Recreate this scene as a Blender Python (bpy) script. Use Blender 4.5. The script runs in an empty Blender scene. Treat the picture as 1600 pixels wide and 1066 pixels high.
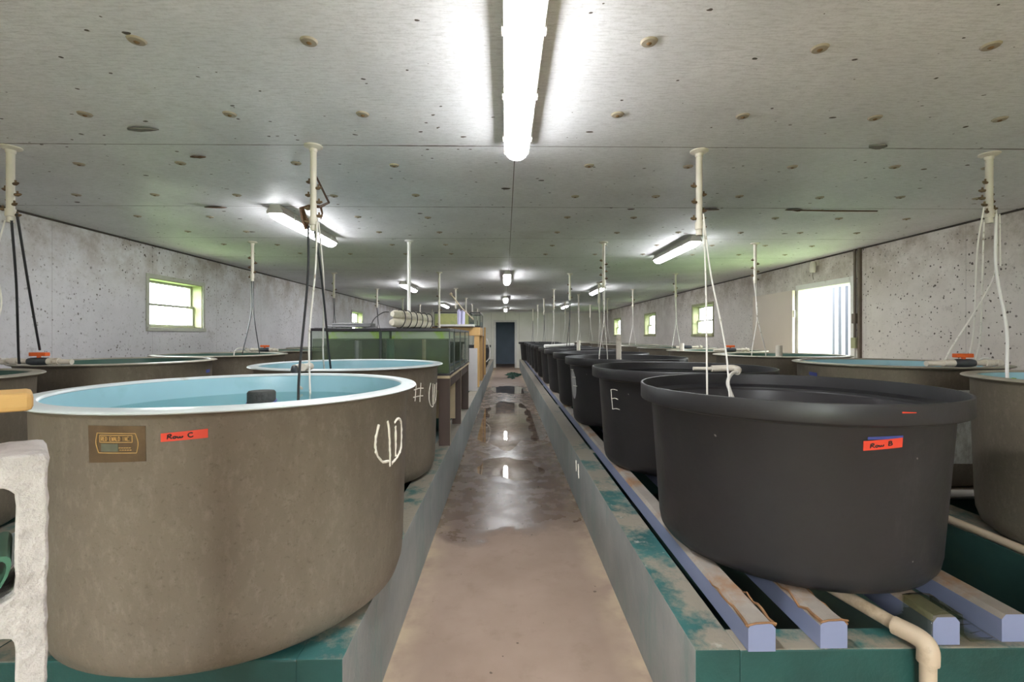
import bpy, math, random
from mathutils import Vector, Matrix
random.seed(7)
R = math.radians
sc = bpy.context.scene
COL = sc.collection
pi = math.pi

# ------------------------------------------------------------------ materials
def S(r, g, b):
    f = lambda c: (c/255/12.92) if c/255 <= .04045 else ((c/255+.055)/1.055)**2.4
    return (f(r), f(g), f(b), 1)

class NT:
    def __init__(s, name):
        s.m = bpy.data.materials.new(name); s.m.use_nodes = True
        s.t = s.m.node_tree; s.t.nodes.clear()
        s.out = s.n('ShaderNodeOutputMaterial')
        s._co = None
    def n(s, typ, **kw):
        x = s.t.nodes.new(typ)
        for k, v in kw.items(): setattr(x, k, v)
        return x
    def l(s, a, b): s.t.links.new(a, b)
    def set(s, sock, v):
        if hasattr(v, 'is_linked') or isinstance(v, bpy.types.NodeSocket): s.l(v, sock)
        else: sock.default_value = v
    def co(s, scale=None):
        if s._co is None: s._co = s.n('ShaderNodeTexCoord').outputs['Object']
        if scale is None: return s._co
        mp = s.n('ShaderNodeMapping'); mp.inputs['Scale'].default_value = scale
        s.l(s._co, mp.inputs['Vector']); return mp.outputs[0]
    def math(s, op, a, b=0., c=0., clamp=False):
        x = s.n('ShaderNodeMath', operation=op, use_clamp=clamp)
        for i, v in enumerate((a, b, c)): s.set(x.inputs[i], v)
        return x.outputs[0]
    def noise(s, scale, detail=4, rough=.55, vec=None, dist=0):
        x = s.n('ShaderNodeTexNoise'); x.inputs['Scale'].default_value = scale
        x.inputs['Detail'].default_value = detail; x.inputs['Roughness'].default_value = rough
        x.inputs['Distortion'].default_value = dist
        s.l(vec or s.co(), x.inputs['Vector']); return x.outputs['Fac']
    def ramp(s, v, lo, hi, a=0., b=1.):
        x = s.n('ShaderNodeMapRange'); x.clamp = True
        s.set(x.inputs[0], v)
        for i, q in enumerate((lo, hi, a, b)): x.inputs[1+i].default_value = q
        return x.outputs[0]
    def mix(s, f, a, b, blend='MIX'):
        x = s.n('ShaderNodeMix', data_type='RGBA', blend_type=blend)
        s.set(x.inputs[0], f); s.set(x.inputs[6], a); s.set(x.inputs[7], b)
        return x.outputs[2]
    def spots(s, scale, radius, density, stretch=(1, 1, 1)):
        vec = s.co(stretch)
        w = s.n('ShaderNodeTexNoise'); w.inputs['Scale'].default_value = scale*1.7
        s.l(vec, w.inputs['Vector'])
        ad = s.n('ShaderNodeMixRGB'); ad.inputs[0].default_value = .10/max(scale, 1)*4
        ad.blend_type = 'ADD'
        s.l(vec, ad.inputs[1]); s.l(w.outputs['Color'], ad.inputs[2])
        v = s.n('ShaderNodeTexVoronoi'); v.inputs['Scale'].default_value = scale
        s.l(ad.outputs[0], v.inputs['Vector'])
        sep = s.n('ShaderNodeSeparateColor'); s.l(v.outputs['Color'], sep.inputs[0])
        rad = s.math('MULTIPLY', sep.outputs[1], radius)
        a = s.math('LESS_THAN', v.outputs['Distance'], rad)
        b = s.math('LESS_THAN', sep.outputs[0], density)
        return s.math('MULTIPLY', a, b)
    def xyz(s):
        x = s.n('ShaderNodeSeparateXYZ'); s.l(s.co(), x.inputs[0]); return x.outputs
    def bump(s, h, strength=.3, dist=.01):
        x = s.n('ShaderNodeBump'); x.inputs['Strength'].default_value = strength
        x.inputs['Distance'].default_value = dist; s.l(h, x.inputs['Height']); return x.outputs[0]
    def principled(s, col, rough=.6, metal=0., normal=None, spec=None, **kw):
        p = s.n('ShaderNodeBsdfPrincipled')
        s.set(p.inputs['Base Color'], col); s.set(p.inputs['Roughness'], rough); p.inputs['Metallic'].default_value = metal
        if normal is not None: s.l(normal, p.inputs['Normal'])
        if spec is not None: p.inputs['Specular IOR Level'].default_value = spec
        for k, v in kw.items(): s.set(p.inputs[k], v)
        s.l(p.outputs[0], s.out.inputs[0]); return p

def simple(name, col, rough=.6, var=.12, vs=8, dirt=None, ds=(3, .55, .75), bump=0, bs=60, metal=0, spots=None, spec=None, stretch=None):
    """colour with gentle variation, optional dirt colour blended by noise, optional spots"""
    t = NT(name)
    vec = t.co(stretch) if stretch else None
    n = t.noise(vs, 4, vec=vec)
    dk = tuple(c*(1-var) for c in col[:3])+(1,); lt = tuple(min(1, c*(1+var)) for c in col[:3])+(1,)
    c = t.mix(t.ramp(n, .3, .7), dk, lt)
    if dirt: c = t.mix(t.ramp(t.noise(ds[0], 6, .65, vec=vec), ds[1], ds[2]), c, dirt)
    for sp in (spots or []): c = t.mix(t.spots(*sp[:3], **({'stretch': sp[4]} if len(sp) > 4 else {})), c, sp[3])
    nm = t.bump(t.noise(bs, 3), bump) if bump else None
    t.principled(c, rough, metal, nm, spec)
    return t.m

MAT = {}
# ceiling: painted fibrous panels, seams every 1.25 m, fly spots
t = NT('ceiling_panels')
x, y, z = t.xyz()
c = t.mix(t.ramp(t.noise(2.2, 5), .3, .72), S(222, 222, 224), S(238, 238, 240))
fib = t.noise(60, 4, .7, vec=t.co((.25, 1.6, 1)))
c = t.mix(t.ramp(fib, .46, .74, 0, .6), c, S(178, 177, 175))
c = t.mix(t.ramp(t.noise(110, 5, .75), .5, .7, 0, .35), c, S(172, 171, 170))
c = t.mix(t.ramp(t.noise(.9, 6, .7), .62, .8, 0, .5), c, S(172, 165, 152))
for a in ((2.6, .10, .34, S(105, 88, 68)), (5.5, .13, .36, S(74, 62, 50)), (13, .15, .26, S(92, 82, 72)), (30, .22, .10, S(80, 72, 64))):
    c = t.mix(t.spots(*a[:3], stretch=(.7, 1, 1)), c, a[3])
seam = t.math('PINGPONG', t.math('ADD', y, 18.61), .625)
wob = t.math('MULTIPLY', t.math('SUBTRACT', t.noise(1.6, 5, .7), .40), .034)
sm = t.math('LESS_THAN', seam, t.math('MAXIMUM', wob, .0034))
cs = t.math('LESS_THAN', t.math('ABSOLUTE', t.math('SUBTRACT', x, .055)), .003)
c = t.mix(t.math('MULTIPLY', t.math('MAXIMUM', sm, cs), .85), c, S(82, 70, 58))
hs = t.mix(.35, fib, t.noise(9, 3))
t.principled(c, t.ramp(t.noise(1.2, 3), .35, .7, .5, .72), normal=t.bump(hs, .4, .008))
MAT['ceiling'] = t.m

# block walls, whitewashed, dirty with dark specks
def wallmat(name, lo, hi, dirty, dens):
    t = NT(name); x, y, z = t.xyz()
    c = t.mix(t.ramp(t.noise(1.3, 6, .65), .35, .7), lo, hi)
    c = t.mix(t.ramp(t.noise(26, 5, .7), .56, .75, 0, .55), c, S(128, 122, 116))
    top = t.math('MULTIPLY', t.ramp(z, 1.75, 2.4), t.ramp(t.noise(3.2, 6, .7), .4, .62))
    c = t.mix(t.math('MULTIPLY', top, .7), c, dirty)
    c = t.mix(t.ramp(t.noise(2.3, 7, .75), .6, .74, 0, .6), c, S(128, 116, 108))
    for a in ((6, .11, dens*.6, S(84, 72, 64)), (13, .17, dens*.8, S(84, 74, 68)), (28, .28, dens, S(92, 84, 78)), (9, .14, dens*.5, S(122, 90, 82))):
        cl = t.ramp(t.noise(1.1, 3), .38, .6)
        c = t.mix(t.math('MULTIPLY', t.spots(*a[:3], stretch=(1, 1, .9)), cl), c, a[3])
    scr = t.math('MULTIPLY', t.ramp(t.noise(21, 8, .78, dist=.5), .64, .68), t.ramp(t.noise(1.7, 5, .65), .46, .6))
    c = t.mix(t.math('MULTIPLY', scr, .75), c, S(88, 74, 64))
    seam = t.math('LESS_THAN', t.math('PINGPONG', t.math('ADD', y, 10.3), .61), .003)
    c = t.mix(t.math('MULTIPLY', seam, .4), c, S(120, 112, 106))
    t.principled(c, .75, normal=t.bump(t.noise(40, 5, .7), .35, .01))
    return t.m
MAT['wall_l'] = wallmat('whitewash_grey', S(194, 191, 194), S(212, 209, 211), S(140, 122, 106), .5)
MAT['wall_r'] = wallmat('whitewash_warm', S(194, 186, 179), S(212, 205, 199), S(132, 114, 96), .62)
t = NT('white_panel_siding'); x, y, z = t.xyz()
c = t.mix(t.ramp(t.noise(1.4, 5), .35, .7), S(222, 220, 208), S(236, 234, 224))
sm = t.math('LESS_THAN', t.math('PINGPONG', t.math('ADD', x, 12.2), .305), .006)
c = t.mix(t.math('MULTIPLY', sm, .45), c, S(140, 136, 126))
c = t.mix(t.ramp(t.noise(3, 6, .7), .62, .78, 0, .4), c, S(150, 142, 128))
t.principled(c, .55); MAT['wall_b'] = t.m

# floor: pinkish bare concrete, wet from 3.4 m on
t = NT('concrete_floor'); x, y, z = t.xyz()
c = t.mix(t.ramp(t.noise(1.5, 6, .6), .3, .7), S(155, 133, 118), S(175, 153, 138))
c = t.mix(t.ramp(t.noise(7, 6, .7), .55, .75, 0, .45), c, S(138, 117, 102))
c = t.mix(t.ramp(t.noise(4.3, 7, .75, dist=.6), .63, .72, 0, .5), c, S(116, 98, 86))
edge = t.ramp(t.math('ABSOLUTE', t.math('SUBTRACT', x, .05)), .40, .56)
c = t.mix(t.math('MULTIPLY', edge, t.ramp(t.noise(5, 5), .35, .6)), c, S(192, 172, 146))
c = t.mix(t.spots(16, .16, .25), c, S(108, 92, 80))
yw = t.math('ADD', y, t.math('MULTIPLY', t.math('SUBTRACT', t.noise(2.1, 5, .6), .5), 1.3))
yw2 = t.math('ADD', yw, t.math('MULTIPLY', x, -.12))
wet = t.math('MULTIPLY', t.ramp(yw2, 3.34, 3.5), t.ramp(yw, 15.6, 13.0))
patch = t.ramp(t.noise(1.7, 5, .6), .60, .68)
wet = t.math('MULTIPLY', wet, t.math('SUBTRACT', 1., t.math('MULTIPLY', patch, t.ramp(y, 8.5, 10.5))))
c = t.mix(wet, c, t.mix(1., c, (.50, .45, .41, 1), 'MULTIPLY'))
rg = t.ramp(wet, 0, 1, .78, .20)
rn = t.ramp(t.noise(5.5, 5, .6), .42, .62, 0, .16)
rg = t.math('ADD', rg, t.math('MULTIPLY', rn, wet))
crack = t.math('LESS_THAN', t.math('ABSOLUTE', t.math('SUBTRACT', y, 6.05)), .008)
c = t.mix(t.math('MULTIPLY', crack, .6), c, S(90, 74, 62))
t.principled(c, rg, normal=t.bump(t.mix(.4, t.noise(85, 5, .7), t.noise(11, 4)), .22, .006))
MAT['floor'] = t.m

def teal_top():
    t = NT('worn_teal_paint')
    c = t.mix(t.ramp(t.noise(5, 5), .3, .7), S(34, 84, 84), S(60, 110, 106))
    _y = t.xyz()[1]
    c = t.mix(t.ramp(t.math('ADD', t.noise(3.2, 7, .72), t.ramp(_y, 2.2, 5.5, 0, .16)), .45, .56), c, S(142, 134, 120))
    c = t.mix(t.ramp(t.noise(9, 6, .7), .62, .7), c, S(178, 172, 162))
    t.principled(c, .55, normal=t.bump(t.noise(30, 5), .3)); return t.m
MAT['teal_top'] = teal_top()
def kerb_face():
    t = NT('kerb_grey_paint')
    c = t.mix(t.ramp(t.noise(2.5, 5), .35, .7), S(138, 144, 144), S(166, 170, 168))
    st = t.noise(7, 6, .7, vec=t.co((1, 1, .25)))
    c = t.mix(t.ramp(st, .5, .68, 0, .7), c, S(120, 146, 143))
    c = t.mix(t.ramp(t.noise(4, 7, .75, vec=t.co((1, 1, .35))), .6, .72, 0, .7), c, S(190, 190, 184))
    c = t.mix(t.ramp(t.noise(3.3, 6, .7), .64, .74, 0, .6), c, S(96, 118, 118))
    t.principled(c, .5, normal=t.bump(t.noise(35, 5), .25)); return t.m
MAT['kerb_face'] = kerb_face()
MAT['teal_dark'] = simple('deep_teal_paint', S(26, 70, 66), .45, .25, 4, dirt=S(44, 86, 78), ds=(6, .55, .8), bump=.2)
MAT['trough_in'] = simple('wet_trough_paint', S(48, 76, 72), .4, .3, 3, dirt=S(66, 86, 70), ds=(5, .5, .8))
MAT['tan'] = None
t = NT('tan_gelcoat')
c = t.mix(t.ramp(t.noise(1.8, 5), .3, .72), S(106, 97, 85), S(124, 115, 101))
c = t.mix(t.ramp(t.noise(38, 5, .75, vec=t.co((1, 1, .5))), .5, .72, 0, .55), c, S(142, 134, 121))
c = t.mix(t.ramp(t.noise(70, 3, .7), .58, .7, 0, .5), c, S(86, 76, 63))
c = t.mix(t.ramp(t.noise(2.7, 7, .7, vec=t.co((1, 1, .3))), .58, .76, 0, .5), c, S(90, 80, 67))
t.principled(c, t.ramp(t.noise(3, 3), .3, .7, .36, .5), normal=t.bump(t.noise(45, 4, .7), .22, .006)); MAT['tan'] = t.m
MAT['blue_in'] = simple('blue_gelcoat', S(158, 200, 212), .28, .06, 3, dirt=S(128, 176, 180), ds=(2.5, .55, .85))
MAT['green_in'] = simple('green_gelcoat', S(58, 92, 80), .35, .15, 4, dirt=S(84, 116, 100), ds=(3, .55, .8))
MAT['rim_w'] = simple('pale_rim', S(206, 214, 216), .35, .06, 6, dirt=S(170, 166, 152), ds=(9, .62, .74))
MAT['rim_t'] = simple('tan_rim', S(150, 144, 130), .45, .1, 6, dirt=S(184, 180, 166), ds=(7, .5, .75))
t = NT('black_polyethylene')
c = t.mix(t.ramp(t.noise(2.2, 5), .3, .7), S(33, 32, 34), S(44, 43, 45))
c = t.mix(t.ramp(t.noise(5, 7, .75, vec=t.co((1, 1, .4))), .6, .78, 0, .35), c, S(84, 82, 81))
c = t.mix(t.spots(7, .1, .16), c, S(128, 126, 122))
c = t.mix(t.ramp(t.noise(60, 4), .55, .75, 0, .3), c, S(30, 29, 29))
t.principled(c, t.ramp(t.noise(4, 4), .3, .7, .38, .52), normal=t.bump(t.noise(30, 4), .08)); MAT['black'] = t.m
MAT['black_in'] = simple('black_inside', S(60, 58, 60), .32, .2, 4, dirt=S(104, 102, 104), ds=(4, .58, .8))
MAT['pvc'] = simple('aged_white_pvc', S(206, 198, 184), .45, .08, 9, dirt=S(158, 138, 116), ds=(14, .6, .75))
MAT['pvc_clean'] = simple('white_pvc', S(228, 226, 222), .35, .04, 9)
MAT['pvc_tan'] = simple('tan_pvc', S(190, 172, 148), .45, .12, 7, dirt=S(150, 130, 104), ds=(9, .55, .75))
MAT['brass'] = simple('corroded_valve', S(104, 84, 62), .6, .25, 40, metal=.3)
MAT['tube_b'] = simple('black_air_tube', S(44, 44, 46), .4, .1)
MAT['tube_w'] = simple('white_air_tube', S(216, 212, 204), .4, .05, dirt=S(150, 138, 122), ds=(22, .58, .66))
MAT['orange'] = simple('orange_handle', S(224, 96, 30), .4, .1)
MAT['dkvalve'] = simple('dark_valve_body', S(58, 62, 66), .4, .2, 30)
MAT['timber_side'] = simple('lavender_painted_timber', S(126, 134, 164), .55, .1, 4, dirt=S(104, 100, 114), ds=(5, .6, .8), stretch=(1, .3, 1))
MAT['timber_top'] = simple('worn_timber_top', S(150, 142, 134), .7, .14, 6, dirt=S(146, 112, 84), ds=(3.4, .5, .66), bump=.3)
MAT['timber_brown'] = simple('peeling_wood', S(136, 100, 68), .8, .25, 14, bump=.4)
MAT['red_tape'] = simple('orange_red_tape', S(218, 66, 42), .5, .06)
MAT['blue_tape'] = simple('blue_tape', S(62, 72, 140), .5, .08)
MAT['ink'] = simple('marker_ink', S(30, 22, 20), .5, 0)
MAT['gold'] = simple('gold_print', S(186, 150, 92), .45, .15, 40)
MAT['plate_dk'] = simple('brown_plate_backing', S(86, 68, 46), .4, .25, 16, dirt=S(112, 92, 66), ds=(9, .5, .75))
MAT['plate_grn'] = simple('grey_green_field', S(92, 94, 78), .45, .15, 40)
MAT['chalk'] = simple('white_paint_mark', S(226, 220, 208), .7, .08, 40)
MAT['chalk_g'] = simple('grey_paint_mark', S(150, 148, 148), .7, .1, 20)
t = NT('daylit_white_laminate')
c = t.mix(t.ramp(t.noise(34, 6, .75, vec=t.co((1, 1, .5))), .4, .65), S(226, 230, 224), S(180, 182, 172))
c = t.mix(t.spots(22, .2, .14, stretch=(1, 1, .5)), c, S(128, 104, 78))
t.principled(c, .5, normal=t.bump(t.noise(40, 5), .5)); MAT['laminate'] = t.m  # rough tank side, its whiteness is strong daylight put into the colour
MAT['algae'] = simple('green_algae', S(124, 168, 36), .6, .35, 9, dirt=S(150, 178, 110), ds=(5, .5, .7))
MAT['fixture'] = simple('grey_fixture_housing', S(168, 164, 156), .5, .1, 6, dirt=S(120, 108, 92), ds=(6, .55, .8))
t = NT('lit_diffuser'); e = t.n('ShaderNodeEmission'); e.inputs[0].default_value = (.97, .98, 1, 1); e.inputs[1].default_value = 27
t.l(e.outputs[0], t.out.inputs[0]); MAT['lit'] = t.m
MAT['win_frame'] = simple('grey_window_sash', S(172, 172, 158), .55, .1, 8, dirt=S(128, 122, 96), ds=(8, .58, .75))
MAT['win_jamb'] = simple('mossy_yellow_jamb', S(152, 152, 116), .6, .15, 6, dirt=S(120, 116, 84), ds=(7, .55, .7))
def thin_glass(name, tint, fmul=1.):
    t = NT(name)
    tr = t.n('ShaderNodeBsdfTransparent'); tr.inputs[0].default_value = tint
    gl = t.n('ShaderNodeBsdfGlossy'); gl.inputs['Roughness'].default_value = .02
    fr = t.n('ShaderNodeFresnel'); fr.inputs[0].default_value = 1.33
    geo = t.n('ShaderNodeNewGeometry')
    mx = t.n('ShaderNodeMixShader'); t.l(t.math('MULTIPLY', t.math('MULTIPLY', fr.outputs[0], fmul, clamp=True), t.math('SUBTRACT', 1., geo.outputs['Backfacing'])), mx.inputs[0])
    t.l(tr.outputs[0], mx.inputs[1]); t.l(gl.outputs[0], mx.inputs[2]); t.l(mx.outputs[0], t.out.inputs[0]); return t.m
MAT['pane'] = thin_glass('window_glass', (.96, .98, .97, 1))
MAT['aq_glass'] = thin_glass('aquarium_glass', (.94, .965, .945, 1), .8)
def water(name, tint):
    m = thin_glass(name, tint)
    return m
MAT['water_blue'] = water('clear_tank_water', (.84, .93, .92, 1))
MAT['water_dark'] = water('dark_tank_water', (.30, .36, .34, 1))
MAT['puddle'] = thin_glass('puddle_water', (.86, .80, .74, 1), 1.7)
def murk():
    t = NT('murky_green_water')
    n = t.noise(5, 5, .6)
    c = t.mix(t.ramp(n, .35, .65), S(112, 122, 114), S(142, 152, 114))
    d = t.n('ShaderNodeBsdfPrincipled'); t.l(c, d.inputs['Base Color']); d.inputs['Roughness'].default_value = .15
    tr = t.n('ShaderNodeBsdfTransparent'); tr.inputs[0].default_value = (.86, .90, .86, 1)
    mx = t.n('ShaderNodeMixShader'); mx.inputs[0].default_value = .36
    t.l(tr.outputs[0], mx.inputs[1]); t.l(d.outputs[0], mx.inputs[2]); t.l(mx.outputs[0], t.out.inputs[0]); return t.m
MAT['murk'] = murk()
t = NT('algae_on_glass')
c = t.mix(t.ramp(t.noise(4.5, 3, .5), .48, .6), S(196, 206, 184), S(178, 214, 60))
t.principled(c, .5); MAT['algae_glass'] = t.m
MAT['murk_back'] = simple('dark_tank_background', S(128, 138, 132), .6, .25, 5, dirt=S(126, 146, 100), ds=(4, .5, .7))
MAT['lid_glass'] = thin_glass('dusty_glass_lid', (.72, .74, .74, 1))
MAT['olive'] = simple('olive_stained_glass', S(186, 180, 120), .3, .15, 6, dirt=S(150, 158, 104), ds=(4, .5, .7))
MAT['aq_frame'] = simple('black_aquarium_trim', S(42, 38, 44), .35, .15)
MAT['aq_seal'] = simple('dark_silicone_edge', S(50, 58, 54), .4, .2)
MAT['lid'] = simple('dusty_grey_lid', S(116, 116, 118), .5, .2, 12)
MAT['stand'] = simple('dark_brown_board', S(78, 60, 52), .55, .15, 6, stretch=(1, 1, .2))
MAT['raw_edge'] = simple('raw_board_edge', S(190, 172, 142), .7, .1)
MAT['ply'] = simple('plywood', S(196, 158, 104), .65, .12, 4, dirt=S(170, 128, 74), ds=(4, .5, .8), stretch=(1, 1, .2))
MAT['ply_dk'] = simple('weathered_brown_board', S(146, 106, 66), .7, .25, 6, dirt=S(84, 60, 42), ds=(3, .5, .65), stretch=(1, 1, .25))
MAT['white_board'] = simple('white_board', S(206, 200, 202), .5, .05, 4)
MAT['lilac'] = simple('lilac_plastic', S(196, 192, 226), .4, .05)
MAT['roll'] = simple('cream_filter_roll', S(216, 208, 190), .8, .08, 12, dirt=S(170, 160, 130), ds=(10, .55, .75), bump=.4)
MAT['strap'] = simple('black_cord', S(46, 44, 42), .6, .1)
MAT['cblock'] = simple('cinder_block', S(186, 180, 178), .9, .12, 30, dirt=S(150, 142, 138), ds=(18, .55, .75), bump=.6, bs=90)
MAT['green_plastic'] = simple('green_plastic', S(60, 104, 84), .4, .25, 18, dirt=S(150, 184, 160), ds=(16, .6, .75))
MAT['plank'] = simple('tan_plank', S(196, 156, 96), .7, .12, 8, stretch=(.2, 1, 1))
MAT['net'] = simple('dark_green_netting', S(30, 72, 56), .8, .4, 40, bump=.8, bs=50)
MAT['door_w'] = simple('beige_door', S(196, 182, 168), .5, .03, 2)
MAT['white_trim'] = simple('white_trim_paint', S(214, 212, 206), .5, .06, 6, dirt=S(160, 150, 134), ds=(7, .6, .78))
MAT['blue_room'] = simple('slate_blue_paint', S(158, 178, 198), .5, .08, 2)
MAT['dark_trim'] = simple('dark_joint', S(58, 50, 44), .8, .2)
MAT['conduit'] = simple('brown_conduit', S(96, 84, 72), .6, .2, 10)
MAT['flap'] = simple('peeling_panel_flake', S(126, 120, 112), .8, .2, 20)
MAT['rust'] = simple('rusty_brown', S(92, 62, 40), .9, .3, 20, bump=.5)
MAT['washer'] = simple('tan_washer', S(158, 147, 128), .6, .1, 20)
MAT['screw'] = simple('rusty_screw', S(108, 82, 48), .6, .2)
MAT['grass'] = simple('lawn', S(112, 140, 78), .9, .2, 5)
MAT['sheet'] = thin_glass('plastic_sheet', (.80, .82, .72, 1), 1.6)
MAT['foam'] = simple('dark_pump_sponge', S(62, 64, 62), .8, .2, 60, bump=.5)
MAT['ext_white'] = simple('white_siding', S(176, 178, 182), .6, .05)
MAT['ext_blue'] = simple('blue_grey_siding', S(34, 40, 52), .6, .1)

# ------------------------------------------------------------------ mesh helpers
class MB:
    def __init__(s): s.v = []; s.f = []; s.mi = []
    def add(s, vs, fs, mi=0, M=None):
        o = len(s.v)
        s.v += [tuple(M @ Vector(p)) if M else tuple(p) for p in vs]
        s.f += [tuple(o+i for i in f) for f in fs]
        s.mi += (list(mi) if isinstance(mi, (list, tuple)) else [mi]*len(fs)); return s
    def box(s, x0, x1, y0, y1, z0, z1, mi=0, M=None):
        v = [(x0, y0, z0), (x1, y0, z0), (x1, y1, z0), (x0, y1, z0), (x0, y0, z1), (x1, y0, z1), (x1, y1, z1), (x0, y1, z1)]
        f = [(0, 3, 2, 1), (4, 5, 6, 7), (0, 1, 5, 4), (1, 2, 6, 5), (2, 3, 7, 6), (3, 0, 4, 7)]  # bottom top front right back left
        return s.add(v, f, mi, M)
    def lathe(s, prof, n=64, mi=0, a0=0., a1=2*pi, M=None, closed=False):
        full = abs(a1-a0-2*pi) < 1e-6
        k = n if full else n+1
        vs = []; fs = []
        for i in range(k):
            a = a0+(a1-a0)*i/n
            for r, z in prof: vs.append((r*math.cos(a), r*math.sin(a), z))
        m = len(prof)
        for i in range(n):
            j = (i+1) % k if full else i+1
            for q in range(m if closed else m-1):
                q2 = (q+1) % m
                a, b, c, d = i*m+q, j*m+q, j*m+q2, i*m+q2
                if prof[q][0] < 1e-6: fs.append((a, c, d))
                elif prof[q2][0] < 1e-6: fs.append((a, b, d))
                else: fs.append((a, b, c, d))
        return s.add(vs, fs, mi, M)
    def tube(s, pts, r, n=8, mi=0, caps=True, flat=1., M=None):
        pts = [Vector(p) for p in pts]; rs = r if isinstance(r, (list, tuple)) else [r]*len(pts)
        vs = []; fs = []; up = None
        for i, p in enumerate(pts):
            d = (pts[min(i+1, len(pts)-1)]-pts[max(i-1, 0)]).normalized()
            if up is None: up = Vector((0, 0, 1)) if abs(d.z) < .9 else Vector((0, 1, 0))
            a = d.cross(up).normalized(); b = a.cross(d).normalized(); up = b
            for k in range(n):
                t = 2*pi*k/n; vs.append(p+a*math.cos(t)*rs[i]+b*math.sin(t)*rs[i]*flat)
        for i in range(len(pts)-1):
            for k in range(n):
                fs.append((i*n+k, i*n+(k+1) % n, (i+1)*n+(k+1) % n, (i+1)*n+k))
        if caps:
            fs.append(tuple(range(n-1, -1, -1))); fs.append(tuple((len(pts)-1)*n+k for k in range(n)))
        return s.add(vs, fs, mi, M)
    def prism(s, poly, d0, d1, axis='y', mi=0):
        """poly: 2D points; extruded along axis between d0 and d1"""
        def P(p, d): return {'y': (p[0], d, p[1]), 'x': (d, p[0], p[1]), 'z': (p[0], p[1], d)}[axis]
        n = len(poly); vs = [P(p, d0) for p in poly]+[P(p, d1) for p in poly]
        fs = [tuple(range(n)), tuple(range(2*n-1, n-1, -1))]+[(i, i+n, (i+1) % n+n, (i+1) % n) for i in range(n)]
        return s.add(vs, fs, mi)
    def build(s, name, mats, parent=None, smooth=True, sharp=38, bevel=0, loc=None):
        me = bpy.data.meshes.new(name); me.from_pydata(s.v, [], s.f); me.update()
        for m in (mats if isinstance(mats, (list, tuple)) else [mats]): me.materials.append(MAT[m] if isinstance(m, str) else m)
        me.polygons.foreach_set('material_index', s.mi)
        import bmesh
        bm = bmesh.new(); bm.from_mesh(me); bmesh.ops.recalc_face_normals(bm, faces=bm.faces); bm.to_mesh(me); bm.free()
        if smooth:
            me.polygons.foreach_set('use_smooth', [True]*len(me.polygons)); me.set_sharp_from_angle(angle=R(sharp))
        o = bpy.data.objects.new(name, me); COL.objects.link(o)
        if parent: o.parent = parent
        if loc: o.location = loc
        if bevel:
            b = o.modifiers.new('bevel', 'BEVEL'); b.width = bevel; b.segments = 2; b.limit_method = 'ANGLE'
        return o

def tag(o, label, cat, group=None, kind=None):
    if label: o['label'] = label
    if cat: o['category'] = cat
    if group: o['group'] = group
    if kind: o['kind'] = kind
    return o
def empty(name, loc, label, cat, group=None, rz=0):
    o = bpy.data.objects.new(name, None); o.empty_display_size = .1; COL.objects.link(o)
    o.location = loc; o.rotation_euler = (0, 0, rz); return tag(o, label, cat, group)
def dup(root, loc, label, group=None, rz=None):
    def rec(o, parent):
        c = o.copy(); COL.objects.link(c)
        if parent: c.parent = parent
        for ch in o.children: rec(ch, c)
        return c
    r = rec(root, None); r.location = loc; r['label'] = label
    if group: r['group'] = group
    if rz is not None: r.rotation_euler = (0, 0, rz)
    return r
def struct(o): o['kind'] = 'structure'; return o
def smoothpath(pts, n=6):
    """Catmull-Rom through points"""
    P = [Vector(p) for p in pts]; P = [P[0]*2-P[1]]+P+[P[-1]*2-P[-2]]; out = []
    for i in range(1, len(P)-2):
        for k in range(n):
            t = k/n; a, b, c, d = P[i-1:i+3]
            out.append(.5*((2*b)+(c-a)*t+(2*a-5*b+4*c-d)*t*t+(3*b-a-3*c+d)*t**3))
    out.append(P[-2]); return out

# ------------------------------------------------------------------ room
XL, XR, YB, YF, H = -4.07, 4.25, 20.85, -3.6, 2.45
o = MB().box(XL-.2, XR+.2, YF-.2, YB+3.2, -.12, 0).build('floor', 'floor', smooth=False); struct(o)
o = MB().box(XL-.2, XR+.2, YF-.2, YB+.2, H, H+.1).build('ceiling', 'ceiling', smooth=False); struct(o)
o = MB().box(-60, 60, -60, 80, -.3, -.13).build('ground', 'grass', smooth=False); struct(o)

def wall_cells(axis, c0, c1, u0, u1, openings, name, mat, z1=H):
    us = sorted({u0, u1, *[a for op in openings for a in op[:2]]}); zs = sorted({0, z1, *[a for op in openings for a in op[2:]]})
    b = MB()
    for i in range(len(us)-1):
        for j in range(len(zs)-1):
            um, zm = (us[i]+us[i+1])/2, (zs[j]+zs[j+1])/2
            if any(a < um < bb and c < zm < d for a, bb, c, d in openings): continue
            if axis == 'x': b.box(c0, c1, us[i], us[i+1], zs[j], zs[j+1])
            else: b.box(us[i], us[i+1], c0, c1, zs[j], zs[j+1])
    return struct(b.build(name, mat, smooth=False))
LW = [(5.50, 6.46, 1.50, 2.07), (12.70, 13.62, 1.50, 2.05)]
RW = [(9.70, 10.74, 1.43, 2.06), (13.45, 14.45, 1.43, 2.03), (17.50, 18.50, 1.43, 2.03)]
RD = (5.78, 6.84, 0., 2.07)
wall_cells('x', XL-.2, XL, YF, YB, LW, 'wall_left', 'wall_l')
wall_cells('x', XR, XR+.2, YF, YB, RW+[RD], 'wall_right', 'wall_r')
wall_cells('y', YB, YB+.14, XL-.2, XR+.2, [(-.41, .41, 0, 2.0)], 'wall_back', 'wall_b')
wall_cells('y', YF-.2, YF, XL-.2, XR+.2, [(-.7, .7, 0, 2.1)], 'wall_front', 'wall_l')  # opening behind the camera, added so daylight reaches the foreground
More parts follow.
